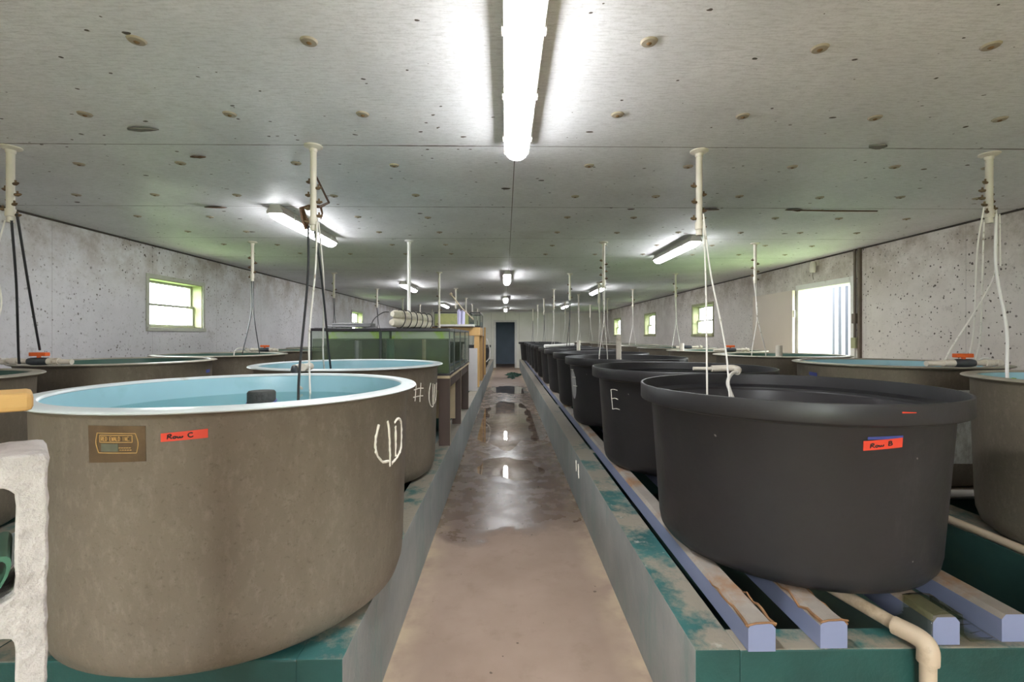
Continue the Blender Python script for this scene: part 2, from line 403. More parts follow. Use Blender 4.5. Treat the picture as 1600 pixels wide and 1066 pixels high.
# store room seen through the far doorway
b = MB(); b.box(-1.1, -1.0, YB+.14, YB+3.1, 0, 2.5).box(1.0, 1.1, YB+.14, YB+3.1, 0, 2.5).box(-1.1, 1.1, YB+3.0, YB+3.1, 0, 2.5).box(-1.1, 1.1, YB+.14, YB+3.1, 2.5, 2.55)
struct(b.build('wall_store_room', 'blue_room', smooth=False))
# joints and trim
for n, (x0, x1) in enumerate(((XL, XL+.012), (XR-.012, XR))):
    struct(MB().box(x0, x1, YF, YB, H-.016, H).build('trim_%d' % (n+1), 'dark_trim', smooth=False))
struct(MB().box(XL, XR, YB-.02, YB, H-.05, H).build('trim_3', 'white_trim', smooth=False))
d = MB(); d.box(-.50, -.41, YB-.025, YB+.15, 0, 2.0).box(.41, .50, YB-.025, YB+.15, 0, 2.0).box(-.50, .50, YB-.025, YB+.15, 2.0, 2.1)
d = struct(d.build('door_2', 'white_trim', smooth=False, bevel=.004))
struct(MB().box(XR-.03, XR, 5.62, 5.655, 0, H).build('trim_4', 'conduit', smooth=False))

def window(n, side, y0, y1, z0, z1):
    s = 1 if side == 'R' else -1; X = XR if side == 'R' else XL
    r = bpy.data.objects.new('window_%d' % n, None); COL.objects.link(r); r['kind'] = 'structure'
    def bx(b, a, c, ya, yb, za, zb): xa, xb = sorted((X+s*a, X+s*c)); return b.box(xa, xb, ya, yb, za, zb)
    b = MB(); w = .045
    bx(b, -.015, 0, y0-w, y1+w, z1, z1+w); bx(b, -.015, 0, y0-w, y0, z0, z1); bx(b, -.015, 0, y1, y1+w, z0, z1); bx(b, -.03, 0, y0-w, y1+w, z0-w, z0)
    b.build('casing', 'win_frame' if side == 'L' else 'win_jamb', r, smooth=False, bevel=.003)
    b = MB(); q = .012
    bx(b, 0, .2, y0, y0+q, z0, z1); bx(b, 0, .2, y1-q, y1, z0, z1); bx(b, 0, .2, y0+q, y1-q, z1-q, z1); bx(b, 0, .2, y0+q, y1-q, z0, z0+q)
    b.build('jamb', 'win_jamb', r, smooth=False)
    zm = (z0+z1)/2-.01
    for k, (za, zb, da) in enumerate(((zm-.012, z1-q, .13), (z0+q, zm+.012, .10))):
        b = MB(); f = .028; ya, yb = y0+q, y1-q
        bx(b, da, da+.028, ya, ya+f, za, zb); bx(b, da, da+.028, yb-f, yb, za, zb); bx(b, da, da+.028, ya+f, yb-f, zb-f, zb); bx(b, da, da+.028, ya+f, yb-f, za, za+f)
        so = b.build('sash', 'win_frame', r, smooth=False, bevel=.003)
        b = MB(); bx(b, da+.011, da+.015, ya+f, yb-f, za+f, zb-f); b.build('pane', 'pane', so, smooth=False)
wn = 0
for op in LW: wn += 1; window(wn, 'L', *op)
for op in RW: wn += 1; window(wn, 'R', *op)

# side door: frame, leaf folded back against the wall
fr = bpy.data.objects.new('door_1', None); COL.objects.link(fr); fr['kind'] = 'structure'
b = MB(); y0, y1, z1 = RD[0], RD[1], RD[3]
b.box(XR-.02, XR+.21, y0-.06, y0+.015, 0, z1+.06).box(XR-.02, XR+.21, y1-.015, y1+.05, 0, z1+.06).box(XR-.02, XR+.21, y0+.015, y1-.015, z1-.015, z1+.06)
b.build('frame', 'white_trim', fr, smooth=False, bevel=.004)
b = MB().box(XR-.085, XR-.045, y1+.02, y1+1.13, .01, z1-.01); lf = b.build('leaf', 'door_w', fr, smooth=False, bevel=.003)
for zc in (.35, 1.05, 1.72):
    MB().tube([(XR-.06, y1+.01, zc-.05), (XR-.06, y1+.01, zc+.05)], .012, 8).build('hinge', 'white_trim', fr)
b = MB().tube([(XR-.085, y1+1.06, 1.0), (XR-.13, y1+1.06, 1.0)], .012, 8).lathe([(0, 0), (.02, .004), (.028, .02), (.02, .036), (0, .04)], 16, M=Matrix.Translation((XR-.16, y1+1.06, 1.0)) @ Matrix.Rotation(R(90), 4, 'Y'))
b.build('door_handle', 'fixture', lf)
# outside the door
struct(MB().box(6.7, 6.8, 9.35, 15, -.13, 3.2).build('wall_neighbour', 'ext_white', smooth=False))
fe = empty('slatted_fence', (6.35, 8.7, -.13), 'white vertical slat fence standing outside the open side door', 'fence')
MB().box(.10, .14, -1.5, .62, 0, 2.9).build('backing_panel', 'ext_blue', fe, smooth=False)
for z in (.4, 2.55): MB().box(.05, .1, -1.5, .62, z, z+.09).build('rail', 'ext_white', fe, smooth=False)
for k in range(12): MB().box(0, .03, -1.46+k*.18, -1.405+k*.18, 0, 2.85).build('slat', 'ext_white', fe, smooth=False, bevel=.003)

# conduit, small flood lamp on the right wall
cd = empty('wall_conduit', (XR-.03, 5.70, 1.25), 'brown vertical conduit pipe on right wall beside the open side door', 'pipe')
MB().tube([(0, 0, .12), (0, 0, 1.198)], .014, 10).build('pipe', 'conduit', cd)
MB().box(-.025, .03, -.035, .035, 0, .13).build('junction_box', 'win_jamb', cd, smooth=False, bevel=.006)
MB().box(-.02, .03, -.03, .03, .30, .42).build('switch_box', 'conduit', cd, smooth=False, bevel=.006)
fl = empty('wall_lamp', (XR-.01, 6.42, 2.33), 'small white cylinder lamp high on right wall above side door', 'lamp')
MB().box(-.02, .01, -.03, .03, .02, .1).build('bracket', 'pvc', fl, smooth=False, bevel=.004)
MB().lathe([(0, -.07), (.035, -.07), (.04, -.04), (.04, .05), (.03, .08), (0, .085)], 20, M=Matrix.Translation((-.06, 0, 0))).build('lamp_body', 'pvc', fl)
MB().tube(smoothpath([(-.06, 0, -.07), (-.05, .02, -.11), (-.02, .05, -.16)]), .004, 6).build('cord', 'conduit', fl)

# ------------------------------------------------------------------ tube lights
def make_light():
    r = empty('hanging_tube_light', (0, 0, H), 'x', 'ceiling light')
    L = .63
    b = MB(); b.prism([(-.068, -.070), (.068, -.070), (.066, -.05), (.045, -.02), (.04, 0), (-.04, 0), (-.045, -.02), (-.066, -.05)], -L, L, 'y'); b.build('housing', 'fixture', r, smooth=False, bevel=.004)
    b = MB(); n = 10; prof = []
    secs = [(-L, .30), (-L+.01, .72), (-L+.03, .92), (-L+.07, 1), (L-.07, 1), (L-.03, .92), (L-.01, .72), (L, .30)]
    vs = []; fs = []
    ring = [(.058*math.cos(pi+pi*k/n)*1., .046*math.sin(pi+pi*k/n)) for k in range(n+1)]
    for yy, sc_ in secs:
        for (a, c) in ring: vs.append((a*(.55+.45*sc_), yy, -.071+c*sc_))
    m = n+1
    for i in range(len(secs)-1):
        for k in range(n): fs.append((i*m+k, i*m+k+1, (i+1)*m+k+1, (i+1)*m+k))
        fs.append((i*m, (i+1)*m, (i+1)*m+n, i*m+n))
    fs += [tuple(range(m)), tuple((len(secs)-1)*m+k for k in range(m))]
    b.add(vs, fs); b.build('diffuser', 'lit', r, sharp=60)
    for s in (-1, 1):
        for yy in (-.42, 0, .42): MB().box(s*.066-.006, s*.066+.006, yy-.015, yy+.015, -.078, -.04).build('clip', 'fixture', r, smooth=False)
    return r
LT = make_light()
LIGHTS = [(.06, 1.95, 'bright white tube light overhead at top centre of the photo'),
          (.03, 8.25, 'nearest of the small tube lights in the centre ceiling row'),
          (.01, 13.1, 'second small tube light in centre row, between its two neighbours'),
          (.01, 18.0, 'farthest tube light in centre row, nearest the blue doorway'),
          (-1.84, 4.46, 'large tube light at left beside a white drop pipe and brown bracket'),
          (-1.96, 9.75, 'second tube light of the left row, partly behind a tall white pipe'),
          (-1.96, 15.6, 'farthest small tube light of the left row above the upper aquarium'),
          (1.98, 5.55, 'large tube light at right, hanging behind a white drop pipe'),
          (2.0, 10.4, 'second tube light of the right row, middle distance'),
          (2.0, 16.0, 'farthest small tube light of the right row'),
          (.06, -2.2, 'added unseen tube light behind the viewer in the centre row'), (-1.84, -.9, 'added unseen tube light behind the viewer in the left row'), (1.98, -.9, 'added unseen tube light behind the viewer in the right row')]  # last three are unseen lamps, added to light the foreground from behind the camera
for i, (x, y, lab) in enumerate(LIGHTS):
    if i == 0: LT.location = (x, y, H); LT['label'] = lab; LT['group'] = 'ceiling tube lights'
    else: dup(LT, (x, y, H), lab, 'ceiling tube lights')

# ------------------------------------------------------------------ ceiling details
wv = MB().lathe([(0, -.008), (.012, -.008), (.026, -.006), (.031, 0), (0, 0)], 20).build('ceiling_washer', 'washer')
MB().lathe([(0, -.013), (.006, -.012), (.010, -.008), (0, -.006)], 10).build('screw', 'screw', wv)
ws = [(x+random.uniform(-.02, .02), y+random.uniform(-.02, .02)) for y in (1.71, 2.27, 2.93, 3.57, 4.22, 4.82, 5.5, 6.1) for x in (-3.2, -2.6, -1.98, -1.29, -.68, .53, 1.15, 1.77, 2.4, 3.0, 3.6)]
for i, (x, y) in enumerate(ws):
    q = wv if i == 0 else dup(wv, (x, y, H), '')
    q.location = (x, y, H); tag(q, 'round tan screw washer on the pale ceiling panels', 'washer', 'ceiling screw washers')

def flake(x, y, w, d, drop, mat, label, rz=0):
    b = MB(); n = 7
    top = [(w*(i/(n-1)-.5), d*.25*math.sin(pi*i/(n-1))+random.uniform(-.006, .006), 0) for i in range(n)]
    low = [(w*(i/(n-1)-.5)*.98, -d*.75*math.sin(pi*i/(n-1))**.8+random.uniform(-.006, .006), -drop*math.sin(pi*i/(n-1))) for i in range(n)]
    vs = top+low+[(p[0], p[1], p[2]-.004) for p in top+low]
    fs = [(i, i+1, n+i+1, n+i) for i in range(n-1)]+[(2*n+i, 3*n+i, 3*n+i+1, 2*n+i+1) for i in range(n-1)]+[(n+i, n+i+1, 3*n+i+1, 3*n+i) for i in range(n-1)]+[(i, 2*n+i, 2*n+i+1, i+1) for i in range(n-1)]
    b.add(vs, fs); o = b.build('ceiling_flake', mat, loc=(x, y, H)); o.rotation_euler[2] = rz
    return tag(o, label, 'peeling flake', 'peeling spots on the ceiling')
flake(2.05, 2.62, .11, .09, .012, 'flap', 'grey lozenge flake peeling from ceiling at right, nearer than the brown ones', .5)
flake(-2.36, 3.92, .18, .10, .02, 'rust', 'brown flake on left ceiling seam, left of the large tube light')
flake(1.70, 3.93, .15, .08, .02, 'rust', 'dark brown flake on ceiling seam touching right-hand drop pipe')
flake(2.40, 3.93, .14, .07, .025, 'rust', 'rusty flake at the start of the dark crack in right ceiling')
flake(-1.84, 2.45, .16, .08, .018, 'flap', 'torn grey flake with white scrap on left ceiling')
flake(-1.80, 2.82, .09, .05, .012, 'rust', 'small brown flake just beyond the torn grey one on left ceiling')
o = MB().tube([(2.47, 3.94, H-.003), (2.75, 3.95, H-.004), (3.12, 3.955, H-.002)], .006, 6).build('ceiling_crack', 'rust'); tag(o, 'thin dark rusty crack along the right ceiling seam', 'crack')
b = MB(); pts = []
br = empty('dirt_bracket', (-1.57, 3.86, H), 'mud-caked brown bracket hanging between tube light and drop pipe at left', 'bracket')
b.tube([(-.06, .08, -.16), (-.07, 0, -.02), (0, -.02, -.012), (.1, -.04, -.02), (.26, -.3, -.06), (.40, -.9, -.06)], [.012, .014, .013, .012, .008, .006], 7)
b.tube([(-.06, .08, -.17), (-.065, .04, -.10), (-.07, 0, -.015)], [.02, .026, .018], 7); b.build('bracket_arm', 'rust', br)
MB().tube([(.1, -.04, -.02), (.12, -.06, -.08), (.1, -.04, -.12)], [.01, .007, .004], 6).build('hook', 'rust', br)

# ------------------------------------------------------------------ troughs
def trough(name, label, x0, x1, y0, y1, cross=(), face_in='l', z=.415, th=.14, end_th=.11, group='raised concrete troughs'):
    r = empty(name, (0, 0, 0), label, 'trough', group)
    def side(n, xa, xb, aisle):
        # faces: bottom top front right back left
        mi = [1, 0, 1, 2 if aisle == 'r' else 3, 1, 2 if aisle == 'l' else 3]
        MB().box(xa, xb, y0, y1, 0, z, mi).build(n, ['teal_top', 'teal_dark', 'kerb_face', 'trough_in'], r, smooth=False, bevel=.002)
    side('side_kerb', x0, x0+th, 'l'); side('side_kerb', x1-th, x1, 'r')
    MB().box(x0+th, x1-th, y0, y0+end_th, 0, z-.001, [1, 0, 1, 1, 1, 1]).build('end_kerb', ['teal_top', 'teal_dark'], r, smooth=False, bevel=.006)
    MB().box(x0+th, x1-th, y1-end_th, y1, 0, z-.001, [1, 0, 1, 1, 1, 1]).build('end_kerb', ['teal_top', 'teal_dark'], r, smooth=False)
    MB().box(x0+th, x1-th, y0+end_th, y1-end_th, 0, .06).build('trough_bed', 'trough_in', r, smooth=False)
    for yc in cross: MB().box(x0+th, x1-th, yc-.06, yc+.06, .06, z-.002, [1, 0, 1, 1, 1, 1]).build('cross_kerb', ['teal_top', 'teal_dark'], r, smooth=False, bevel=.006)
    return r
YE = 20.0
tl = trough('raised_trough', 'grey and teal concrete trough left of the wet aisle', -1.74, -.496, 1.46, YE, (4.1, 6.9, 9.6, 12.3))
tb = trough('raised_trough', 'grey and teal concrete trough under the black tanks', .596, 2.46, 1.485, YE, (4.08, 6.7, 9.4, 12.1))
trough('raised_trough', 'dark teal trough under the tan tanks along the right wall', 2.46, 3.66, 1.485, YE, (3.05, 6.2, 9.3))
trough('raised_trough', 'dark teal trough under the tan tanks along the left wall', -3.80, -2.46, 1.3, YE, (4.8, 8.0))
# two painted strokes on the kerb face
b = MB(); b.tube([(.593, 3.98, .36), (.593, 3.97, .27)], .006, 6).tube([(.593, 3.86, .36), (.593, 3.84, .25)], .006, 6); b.build('paint_marks', 'chalk', tb)

# timbers under the black tanks
for i, (xc, lab) in enumerate(((.80, 'lavender timber under black tanks, nearest the aisle'), (1.035, 'lavender timber under black tanks, second from the aisle'),
                               (1.405, 'lavender timber under black tanks, draped with a plastic sheet at its end'), (1.64, 'lavender timber under black tanks, farthest from the aisle'))):
    y0 = 1.475+.012*i
    b = MB(); pf = [(-.043, 0), (.043, 0), (.043, .072), (.030, .088), (-.030, .088), (-.043, .072)]
    vs = [(p[0], 0, p[1]) for p in pf]+[(p[0], 18.2, p[1]) for p in pf]
    fs = [(0, 1, 2, 3, 4, 5), (11, 10, 9, 8, 7, 6)]+[(k, k+6, (k+1) % 6+6, (k+1) % 6) for k in range(6)]
    b.add(vs, fs, [0, 0, 0, 0, 0, 1, 0 if False else 1, 0] if False else [0, 0, 0, 0, 1, 1, 1, 0])
    o = b.build('support_timber', ['timber_side', 'timber_top'], smooth=False, loc=(xc, y0, .4155)); tag(o, lab, 'timber', 'timbers under the black tanks')
    if i < 2:
        # peeling veneer at the near end
        b = MB(); n = 9
        for s in (-1, 1):
            pts = [(s*(.036+random.uniform(0, .012)), .002+k*.035, .080+random.uniform(-.012, .01)) for k in range(n)]
            b.tube(pts, [.0045*(1-k/n)+.0015 for k in range(n)], 5)
        b.tube([(-.043, .0, .082), (-.02, -.004, .091), (.02, -.003, .092), (.046, .002, .086)], .0035, 5)
        b.build('peeling_edge', 'timber_brown', o)
# plastic sheet draped over the third timber
b = MB(); n = 9; prof = [(-.10, .006), (-.052, .03), (-.048, .088), (-.02, .0925), (.02, .0925), (.05, .088), (.055, .03), (.075, .004), (.17, .003)]
vs = []; fs = []
for k in range(8):
    yy = .0+k*.018
    for p in prof: vs.append((p[0]+random.uniform(-.0008, .0008)+.001*k, yy+.02*p[0], p[1]+random.uniform(0, .0008)))
for k in range(7):
    for q in range(n-1): fs.append((k*n+q, k*n+q+1, (k+1)*n+q+1, (k+1)*n+q))
b.add(vs, fs); o = b.build('plastic_sheet', 'sheet', loc=(1.405, 1.495, .424)); so = o.modifiers.new('s', 'SOLIDIFY'); so.thickness = .0015
tag(o, 'pale green plastic sheet draped over the third timber end', 'plastic sheet')
# tan drain pipe with elbow
dp = empty('drain_pipe', (1.30, 1.448, 0), 'tan pipe elbowing down the trough front below the black tank', 'pipe')
MB().tube([(-.20, .75, .47), (-.012, .05, .455)], .022, 14).build('pipe_run', 'pvc_tan', dp)
MB().tube(smoothpath([(-.03, .09, .456), (-.006, .03, .455), (0, .002, .44), (0, 0, .395)], 5), .029, 14).build('elbow', 'pvc_tan', dp)
MB().tube([(0, 0, .41), (0, 0, .0)], .022, 14).build('downpipe', 'pvc_tan', dp)
o = MB().tube([(2.335, 1.5, .4355), (2.335, 5, .4355), (2.335, 12, .4355), (2.335, YE-.1, .4355)], .020, 12).build('kerb_pipe', 'pvc_tan'); tag(o, 'long tan pipe lying on kerb between black tanks and right-wall tanks', 'pipe')
o = MB().tube([(2.61, 2.955, .405), (3.5, 2.955, .405)], .028, 12).build('cross_pipe', 'pvc_clean'); tag(o, 'short white pipe crossing the right trough in front of its cross kerb', 'pipe')

# ------------------------------------------------------------------ tanks
def make_tan(inner, rim, label, name='fish_tank'):
    r = empty(name, (0, 0, 0), label, 'fish tank')
    MB().lathe([(0, 0), (.51, 0), (.552, .010), (.583, .034), (.600, .085), (.605, .16), (.622, .756), (.630, .766), (.652, .7735), (0.60, .7735)], 96).build('shell', 'tan', r, sharp=50)
    MB().lathe([(.602, .773), (.650, .774), (.658, .776), (.660, .779), (.657, .783), (.650, .785), (.606, .788), (.600, .785), (.597, .777)], 96, closed=True).build('rim', rim, r, sharp=60)
    MB().lathe([(.600, .781), (.596, .74), (.584, .15), (.56, .06), (.5, .03), (0, .03)], 96).build('liner', inner, r, sharp=50)
    return r
def make_black(label):
    r = empty('fish_tank', (0, 0, 0), label, 'fish tank')
    MB().lathe([(0, 0), (.47, 0), (.51, .010), (.528, .035), (.535, .07), (.572, .590), (.578, .600)], 96).build('shell', 'black', r, sharp=50)
    MB().lathe([(.574, .597), (.612, .602), (.619, .605), (.622, .611), (.622, .672), (.6205, .6755), (.616, .6765), (.612, .675), (.6105, .66), (.608, .62), (.575, .606)], 96, closed=True).build('rim', 'black', r, sharp=45)
    MB().lathe([(.6075, .618), (.601, .609), (.570, .590), (.530, .09), (.51, .04), (0, .02)], 96).build('liner', 'black_in', r, sharp=40)
    return r
def disc_water(root, rad, zrel, mat, label):
    o = MB().lathe([(0, 0), (rad*.5, 0), (rad, 0), (rad, -.003), (0, -.003)], 64).build('tank_water', mat, smooth=False)
    o.location = root.location+Vector((0, 0, zrel)); tag(o, label, 'water', 'water in the tanks', 'stuff'); return o
def cyl_pt(r, th, z): return (r*math.cos(R(th)), r*math.sin(R(th)), z)
def tan_r(z): return .605+(.622-.605)*(z-.16)/(.604)   # shell radius by height above base
def blk_r(z): return .535+(.572-.535)*(z-.07)/.52
def patch(root, name, mat, rf, th0, th1, z00, z10, z01, z11, off=.0015, n=10, quad=None):
    """curved patch: bottom edge z00->z10, top edge z01->z11 while theta th0->th1"""
    b = MB(); vs = []; fs = []
    for i in range(n+1):
        u = i/n; th = th0+(th1-th0)*u
        for k in range(2):
            z = (z00+(z10-z00)*u) if k == 0 else (z01+(z11-z01)*u)
            vs.append(cyl_pt(rf(z)+off, th, z))
        for k in range(2):
            z = (z00+(z10-z00)*u) if k == 0 else (z01+(z11-z01)*u)
            vs.append(cyl_pt(rf(z)-.002, th, z))
    for i in range(n):
        a, c = i*4, (i+1)*4
        fs += [(a, c, c+1, a+1), (a+2, a+3, c+3, c+2), (a, a+2, c+2, c), (a+1, c+1, c+3, a+3)]
    fs += [(0, 1, 3, 2), (n*4, n*4+2, n*4+3, n*4+1)]
    b.add(vs, fs); return b.build(name, mat, root, sharp=60)
def strokes(root, name, mat, rf, lines, rad, off=.001, jit=0, parent=None):
    b = MB()
    for ln in lines:
        P = smoothpath([(th, z, 0) for th, z in ln], 5) if len(ln) > 2 else [Vector((ln[0][0]+(ln[1][0]-ln[0][0])*k/4, ln[0][1]+(ln[1][1]-ln[0][1])*k/4, 0)) for k in range(5)]
        b.tube([cyl_pt(rf(p.y)+off, p.x+random.uniform(-jit, jit)*40, p.y) for p in P], [rad*(1+random.uniform(-jit, jit)*60) for p in P], 6, flat=1)
    return b.build(name, mat, parent or root)

BT = .415   # tan tanks stand on the kerbs
# --- left trough, blue inside
L1 = make_tan('blue_in', 'rim_w', 'large tan round tank with blue inside in left foreground, Row C tape'); L1.location = (-1.03, 1.925, BT)
L2 = dup(L1, (-1.119, 3.47, BT), 'tan round tank with blue inside standing just behind the Row C tank')
for q in (L1, L2): q['group'] = 'blue-lined tan tanks left of the aisle'
# details on L1 (theta in degrees, z above base)
pl = patch(L1, 'maker_plate', 'plate_dk', tan_r, -99.5, -84.9, .640, .645, .742, .741, .0012)
pl['label'] = 'dark brown plate with gold lettering'
strokes(L1, 'plate_border', 'gold', tan_r, [[(-96.9, .722), (-87.2, .721)], [(-96.6, .668), (-87.0, .668)], [(-96.9, .722), (-97.3, .695), (-96.6, .668)], [(-87.2, .721), (-86.6, .695), (-87.0, .668)],
        [(-96.2, .716), (-88.0, .716)], [(-96.2, .697), (-88.0, .697)], [(-96.2, .716), (-96.2, .697)], [(-88.0, .716), (-88.0, .697)]], .0011, .0022, parent=pl)
patch(L1, 'plate_field', 'plate_grn', tan_r, -95.9, -91.5, .672, .672, .693, .693, .0025).parent = pl
def glyphs(text, th, z0, h, wd, gap):
    """simple stroke capitals; returns polylines in (theta, z)"""
    G = {'R': [[(0, 0), (0, 1), (.8, 1), (.8, .5), (0, .5)], [(.3, .5), (.9, 0)]], 'E': [[(.9, 1), (0, 1), (0, 0), (.9, 0)], [(0, .5), (.7, .5)]], 'D': [[(0, 0), (0, 1), (.6, 1), (.9, .7), (.9, .3), (.6, 0), (0, 0)]],
         'W': [[(0, 1), (.25, 0), (.5, .7), (.75, 0), (1, 1)]], 'A': [[(0, 0), (.45, 1), (.9, 0)], [(.2, .4), (.7, .4)]], 'L': [[(0, 1), (0, 0), (.8, 0)]], 'I': [[(.3, 0), (.3, 1)]], 'N': [[(0, 0), (0, 1), (.8, 0), (.8, 1)]], 'C': [[(.9, .85), (.6, 1), (.2, 1), (0, .7), (0, .3), (.2, 0), (.6, 0), (.9, .15)]], '.': [[(.1, 0), (.1, .1)]], ' ': []}
    out = []
    for ch in text:
        for ln in G[ch]:
            for a, c in zip(ln, ln[1:]): out.append([(th+a[0]*wd, z0+a[1]*h), (th+c[0]*wd, z0+c[1]*h)])
        th += wd+gap
    return out
strokes(L1, 'plate_lettering', 'gold', tan_r, glyphs('RED EWALD INC.', -95.8, .701, .011, .42, .13), .0008, .0022, parent=pl)
strokes(L1, 'plate_small_print', 'gold', tan_r, [[(-91.3+k*.62, .682), (-90.85+k*.62, .682)] for k in range(5)]+[[(-91.1+k*.62, .676), (-90.7+k*.62, .676)] for k in range(5)], .0011, .0022, parent=pl)
tp = patch(L1, 'tape_strip', 'red_tape', tan_r, -81.4, -70.9, .696, .702, .719, .727, .0014); tp['label'] = 'orange-red tape reading Row C'
def rowtext(th, z, s, w, last):
    T = [[(0, 0), (.08, 1)], [(0, .85), (.35, 1.05), (.5, .75), (.1, .45)], [(.2, .5), (.6, 0)],
         [(.95, .5), (.75, .35), (.8, .05), (1.05, .05), (1.15, .35), (.95, .5)], [(1.3, .45), (1.35, .05), (1.55, .1), (1.6, .4)], [(1.6, .4), (1.68, .05), (1.9, .12), (1.95, .45)]]
    T += {'C': [[(3.25, .85), (3.0, 1.0), (2.7, .75), (2.7, .25), (3.0, .0), (3.3, .2)]], 'B': [[(2.7, 0), (2.75, 1.)], [(2.7, .95), (3.1, .95), (3.1, .6), (2.75, .52)], [(2.75, .52), (3.2, .45), (3.2, .05), (2.7, 0)]]}[last]
    return [[(th+a*w, z+b*s+.0006*a*w) for a, b in ln] for ln in T]
strokes(L1, 'handwriting', 'ink', tan_r, rowtext(-79.9, .7035, .012, 1.75, 'C'), .0017, .002, parent=tp)
Wm = [[(-20.8, .669), (-22.3, .62), (-21.9, .575), (-18.4, .531), (-13.9, .520)], [(-15.4, .672), (-13.8, .60), (-13.2, .54), (-13.0, .498)], [(-9.2, .640), (-8.6, .58), (-8.4, .525)], [(-10.2, .655), (-7.0, .665), (-3.5, .645), (-2.4, .59), (-2.6, .54), (-7.0, .515), (-11.5, .505)]]
strokes(L1, 'paint_letter', 'chalk', tan_r, Wm, .0062, -.002, .004)
strokes(L2, 'paint_letter', 'chalk', tan_r, [[(-14.0, .657), (-16.0, .60), (-15.6, .535), (-11.6, .492), (-7.5, .50), (-5.6, .64)], [(-10.2, .65), (-9.6, .56), (-9.2, .50)], [(-5.2, .50), (-1.0, .53), (0.5, .60), (.3, .645)]], .0042, -.001, .002)
strokes(L2, 'paint_hash_mark', 'chalk', tan_r, [[(-30.8, .665), (-31.2, .61), (-31.6, .555)], [(-26.3, .67), (-26.8, .60), (-27.0, .545)], [(-32.8, .63), (-28, .636), (-23.5, .632)], [(-33.2, .582), (-28, .584), (-23.8, .581)]], .0036, -.001, .002)
disc_water(L1, .590, .693, 'water_blue', 'clear pale blue water in the Row C tank')
disc_water(L2, .590, .68, 'water_blue', 'clear blue water in tank behind the Row C tank')
sp = empty('sponge_filter', (-1.035, 2.04, BT+.66), 'dark cylindrical sponge filter floating in the Row C tank', 'filter')
MB().lathe([(0, 0), (.052, 0), (.055, .008), (.055, .085), (.050, .092), (0, .092)], 28).build('sponge', 'foam', sp)
MB().tube([cyl_pt(.056, a, .045+.012*math.sin(R(a))) for a in range(0, 361, 15)], .004, 6).build('blue_band', 'blue_tape', sp)
# --- outer left row, green inside
G0 = make_tan('green_in', 'rim_t', 'tan green-lined tank at left edge of the photo, beside the cinder block')
G0.location = (-3.12, 2.33, BT)
rl = 'green-lined tan tanks along the left wall'
LROW = [G0]; G0['group'] = rl
for y, lab in ((3.93, 'second green-lined tank along left wall, with small blue tape, behind the Row C tank'), (5.30, 'third green-lined tank along left wall, below the left window'),
               (6.86, 'fourth green-lined tank along left wall, just left of the aquariums'), (8.4, 'fifth green-lined tank along left wall, hidden mostly behind aquariums'), (9.95, 'sixth green-lined tank along left wall, behind the aquariums')):
    LROW.append(dup(G0, (-3.12, y, BT), lab, rl))
patch(LROW[1], 'tape_strip', 'blue_tape', tan_r, 9.7, 17, .675, .675, .70, .70, .0015)
for i, q in enumerate(LROW): disc_water(q, .588, .66, 'water_dark', 'dark water in the '+['nearest', 'second', 'third', 'fourth', 'fifth', 'sixth'][i]+' left-wall tank')
# --- right row
RB = dup(L1, (2.95, 2.105, BT), 'tan tank with blue inside cut by right edge of the photo')
for ch in list(RB.children_recursive):
    if ch.name.split('.')[0] not in ('shell', 'rim', 'liner'): bpy.data.objects.remove(ch)
for ch in RB.children:
    if ch.name.startswith('rim'): ch.data = ch.data.copy(); ch.data.materials[0] = MAT['rim_t']
rr = 'blue-lined tan tanks in the right-wall row'; RB['group'] = rr
R2 = dup(RB, (2.95, 3.60, BT), 'tan tank with blue inside and green algae behind the Row B tank', rr)
R3 = dup(RB, (2.95, 3.60, BT), '', rr); bpy.data.objects.remove(R3)
for o_ in [c for c in bpy.data.objects if c.parent is None and c.type == 'MESH' and c.name.split('.')[0] in ('shell', 'rim', 'liner')]: bpy.data.objects.remove(o_)
rr2 = 'green-lined tan tanks along the right wall'
GR = [dup(G0, (2.95, y, BT), 'green-lined tan tank along right wall, %s' % s, rr2) for y, s in ((5.10, 'holding a thick white standpipe'), (6.65, 'just beyond the one with the white standpipe'), (8.2, 'opposite the nearest right window'), (9.75, 'fourth of its colour from the front'), (11.3, 'fifth of its colour from the front'), (12.85, 'sixth of its colour from the front'), (14.4, 'seventh of its colour from the front'), (15.95, 'farthest of its colour'))]
patch(R2, 'tape_strip', 'blue_tape', tan_r, 178, 186, .686, .682, .712, .708, .0015)
patch(R2, 'daylit_patch', 'laminate', tan_r, -103, -66, .17, .17, .64, .64, .0012, 14)['label'] = 'white rough patch with daylight put into its colour'  # white patch paints in the daylight falling on this tank side
def algae_ring(root, a0, a1, z0, z1, k):
    b = MB(); n = 40; vs = []; fs = []
    for i in range(n+1):
        th = a0+(a1-a0)*i/n; zz = z1+.012*math.sin(i*.9)+.01*math.sin(i*2.3)
        vs += [cyl_pt(.5915, th, z0), cyl_pt(.5925, th, zz)]
    for i in range(n): fs.append((2*i, 2*i+1, 2*i+3, 2*i+2))
    b.add(vs, fs); return b.build('algae_film', 'algae', root)
algae_ring(R2, 20, 130, .66, .712, 0); algae_ring(RB, 60, 150, .66, .735, 0)
disc_water(RB, .588, .68, 'water_blue', 'water in the tank at right edge of the photo'); disc_water(R2, .588, .675, 'water_blue', 'water with green algae behind the Row B tank')
for i, q in enumerate(GR): disc_water(q, .588, .66, 'water_dark', 'dark water in right-wall green-lined tank, '+['nearest', 'second', 'third', 'fourth', 'fifth', 'sixth', 'seventh', 'farthest'][i])
